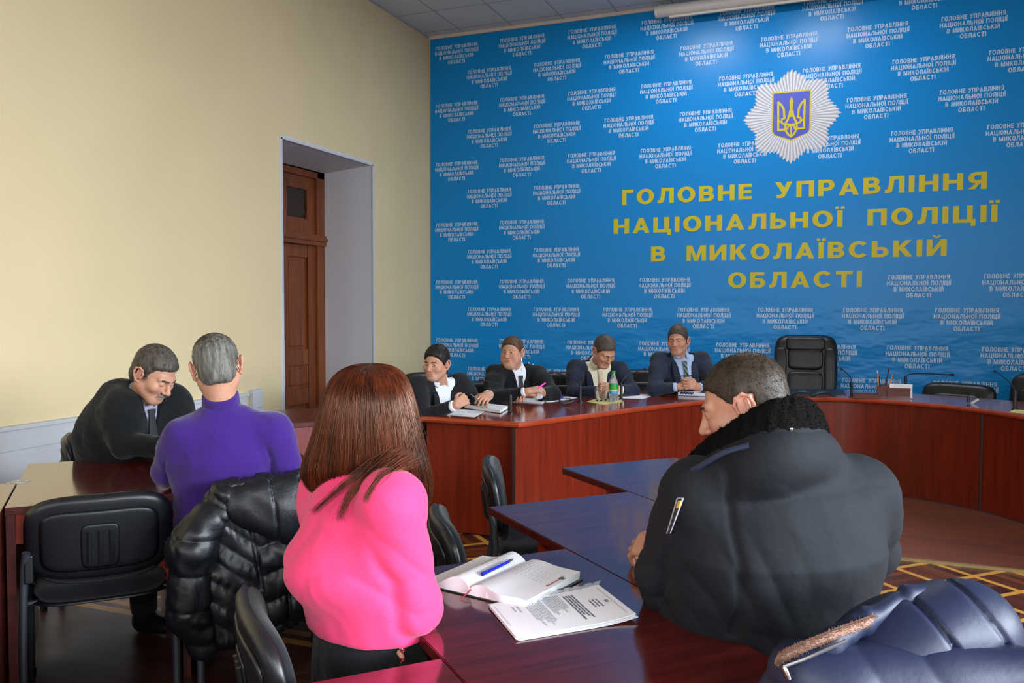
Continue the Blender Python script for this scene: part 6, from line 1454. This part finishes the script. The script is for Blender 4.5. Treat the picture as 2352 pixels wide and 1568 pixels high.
S = SDF().at(cR, cO); S.chain([(.25, -.25, .745), (.275, -.255, .62), (.27, -.25, .45)], [.055, .055, .05], k=.03); S.at(); S.disp = quilt2; V, Q = S.mesh(.007); mesh_obj('sleeve', V, Q, M['quilt_black'], ct, origin=np.array(cc.location))
S = SDF().at(cR, cO); S.ell((.035, -.315, .745), (.195, .050, .105), k=.03); S.ell((.06, -.325, .70), (.11, .050, .10), k=.04); S.rc((-.165, -.285, .802), (.225, -.285, .825), .030, .030, k=.03); S.at()
def hoodq(P): q = local(P); x = q[:, 0]; return F4(.009)*np.exp(-((x-F4(.0)+F4(.1)*(q[:, 2]-F4(.74)))/F4(.006))**2)+F4(.009)*np.exp(-((x-F4(.105)+F4(.1)*(q[:, 2]-F4(.74)))/F4(.006))**2)+F4(.004)*folds(P*np.array([1, 1, 1], F4), 34)
S.disp = hoodq; V, Q = S.mesh(.005); hd_ = mesh_obj('hood', V, Q, M['quilt_black'], ct, origin=np.array(cc.location))
S = SDF().at(cR, cO); S.chain([(-.17, -.285, .818), (-.06, -.300, .833), (.08, -.305, .843), (.235, -.285, .842)], [.015]*4, k=.01); S.at(); S.disp = lambda P: F4(.003)*np.sin(local(P)[:, 0]*F4(190)+folds(P, 40)); V, Q = S.mesh(.004); mesh_obj('hood_rim', V, Q, M['quilt_black'], hd_, origin=np.array(cc.location))
mb = MB(); tg = cO+cR @ np.array((.02, -.27, .262))-np.array(cc.location); mb.tube([tg, tg-np.array((0, 0, .012))], .008, 8); mb.build('cord_toggle', M['black_plastic'], ct, smooth=True)
# navy coat in the right corner
c2 = CH[5]; o2 = np.array(c2.location); bt_ = thing('navy_coat', 'navy blue hooded coat with pink fleece lining hung over a chair in the right corner', 'coat', c2.location)
Rc = np.stack([cam_r, cam_f, np.array((0, 0, 1.0))], 1)
def tiltm(a): c, s = math.cos(a), math.sin(a); return Rc @ np.array([[c, 0, -s], [0, 1, 0], [s, 0, c]])
S = SDF(); S.ell(W(2130, 1470, 1.58), (.150, .090, .085), R=tiltm(.10), k=.08); S.ell(W(2030, 1510, 1.54), (.135, .085, .060), R=tiltm(.45), k=.09); S.ell(W(2210, 1450, 1.60), (.075, .080, .085), R=tiltm(-.5), k=.09)
hm_c = W(2130, 1470, 1.58)
def hood2(P):
    q = (P-hm_c.astype(F4)) @ Rc.astype(F4); x, z = q[:, 0], q[:, 2]; u = x*F4(.83)+z*F4(.55); return F4(.010)*np.exp(-((u-F4(.012))/F4(.005))**2)+F4(.007)*np.exp(-((u-F4(.100))/F4(.005))**2)+F4(.007)*np.exp(-((z+F4(.01)-F4(.35)*x)/F4(.004))**2)*(u > .012)*(u < .1)+F4(.0018)*folds(P, 24)
S.disp = hood2; V, Q = S.mesh(.005); hd2 = mesh_obj('hood', V, Q, M['nylon_blue'], bt_, origin=o2)
S = SDF(); S.chain([W(1872, 1535, 1.47), W(1905, 1478, 1.48), W(1985, 1425, 1.52), W(2090, 1368, 1.57), W(2195, 1350, 1.62)], [.022, .022, .020, .018, .016], k=.02); S.disp = lambda P: F4(.0012)*np.sin(((P-hm_c.astype(F4)) @ cam_r.astype(F4))*F4(150)+F4(2)*folds(P, 30)); V, Q = S.mesh(.0045); mesh_obj('hood_rim', V, Q, M['nylon_blue'], hd2, origin=o2)
S = SDF(); S.ell(W(2060, 1640, 1.50), (.26, .10, .105), R=tiltm(.0), k=.05); S.ell(W(2290, 1560, 1.64), (.085, .09, .105), R=tiltm(-.4), k=.06); S.ell(W(1920, 1600, 1.46), (.075, .05, .045), R=tiltm(.5), k=.05); S.rc(W(2330, 1560, 1.62), W(2380, 1700, 1.62), .085, .09, k=.05); S.box(W(2080, 1760, 1.50), (.24, .06, .22), R=Rc, rnd=.05, k=.05)
S.disp = lambda P: F4(.002)*folds(P, 18)+F4(.006)*(drape(P, cam_r*.6+np.array((0, 0, .7)), 30, 1.5, 8)); V, Q = S.mesh(.006); cb2 = mesh_obj('coat_body', V, Q, M['nylon_blue'], bt_, origin=o2)
lp = catm([W(1786, 1510, 1.447), W(1800, 1499, 1.442), W(1850, 1477, 1.438), W(1915, 1450, 1.445), W(1985, 1424, 1.48), W(2020, 1410, 1.54)], 6)
lw = np.interp(np.linspace(0, 1, len(lp)), [0, .06, .2, .8, 1], [.012, .020, .024, .018, .012]); FL = mat('beige_fleece', srgb(158, 124, 110), 1.0, .05, bump=[(420, .9, .002)])
cx2 = dict(off=o2, root=bt_); fl_ = strip_mesh(cx2, 'fleece_lining', lp-np.array((0, 0, .004)), lw, unit(np.array((0, 0, 1.0))+cam_r*.35), .007, FL)
ii = rng.integers(0, len(lp)-1, 5200); tt = rng.uniform(0, 1, (5200, 1)); ww = rng.uniform(-.52, .52, 5200); wdv = unit(np.array((0, 0, 1.0))+cam_r*.35)
rt = lp[ii]*(1-tt)+lp[ii+1]*tt-np.array((0, 0, .004))+wdv*(ww*lw[ii])[:, None]-cam_f*.002; dv = -cam_f*.7+np.array((0, 0, .5))+rng.normal(0, .5, (5200, 3))
V2, Q2 = strands((rt-o2)[:, None]+dv[:, None]*np.linspace(0, .0045, 3)[None, :, None], .0006); mesh_obj('fleece_pile', V2, Q2, FL, fl_)
mb = MB(); zp = [W(1800, 1530, 1.425), W(1845, 1514, 1.42), W(1890, 1494, 1.42), W(1945, 1470, 1.43)]; mb.tube([q-o2 for q in zp], .0032, 6); zt_ = mb.build('zipper', mat('zip_metal', srgb(110, 110, 116), .4, metal=.7), bt_, smooth=True)
mb = MB(); q = zp[0]-o2; mb.tube([q, q+np.array((.004, 0, -.008)), q+np.array((.010, 0, -.020))], [.004, .005, .0035], 8); mb.build('zip_pull', M['chrome'], zt_, smooth=True)
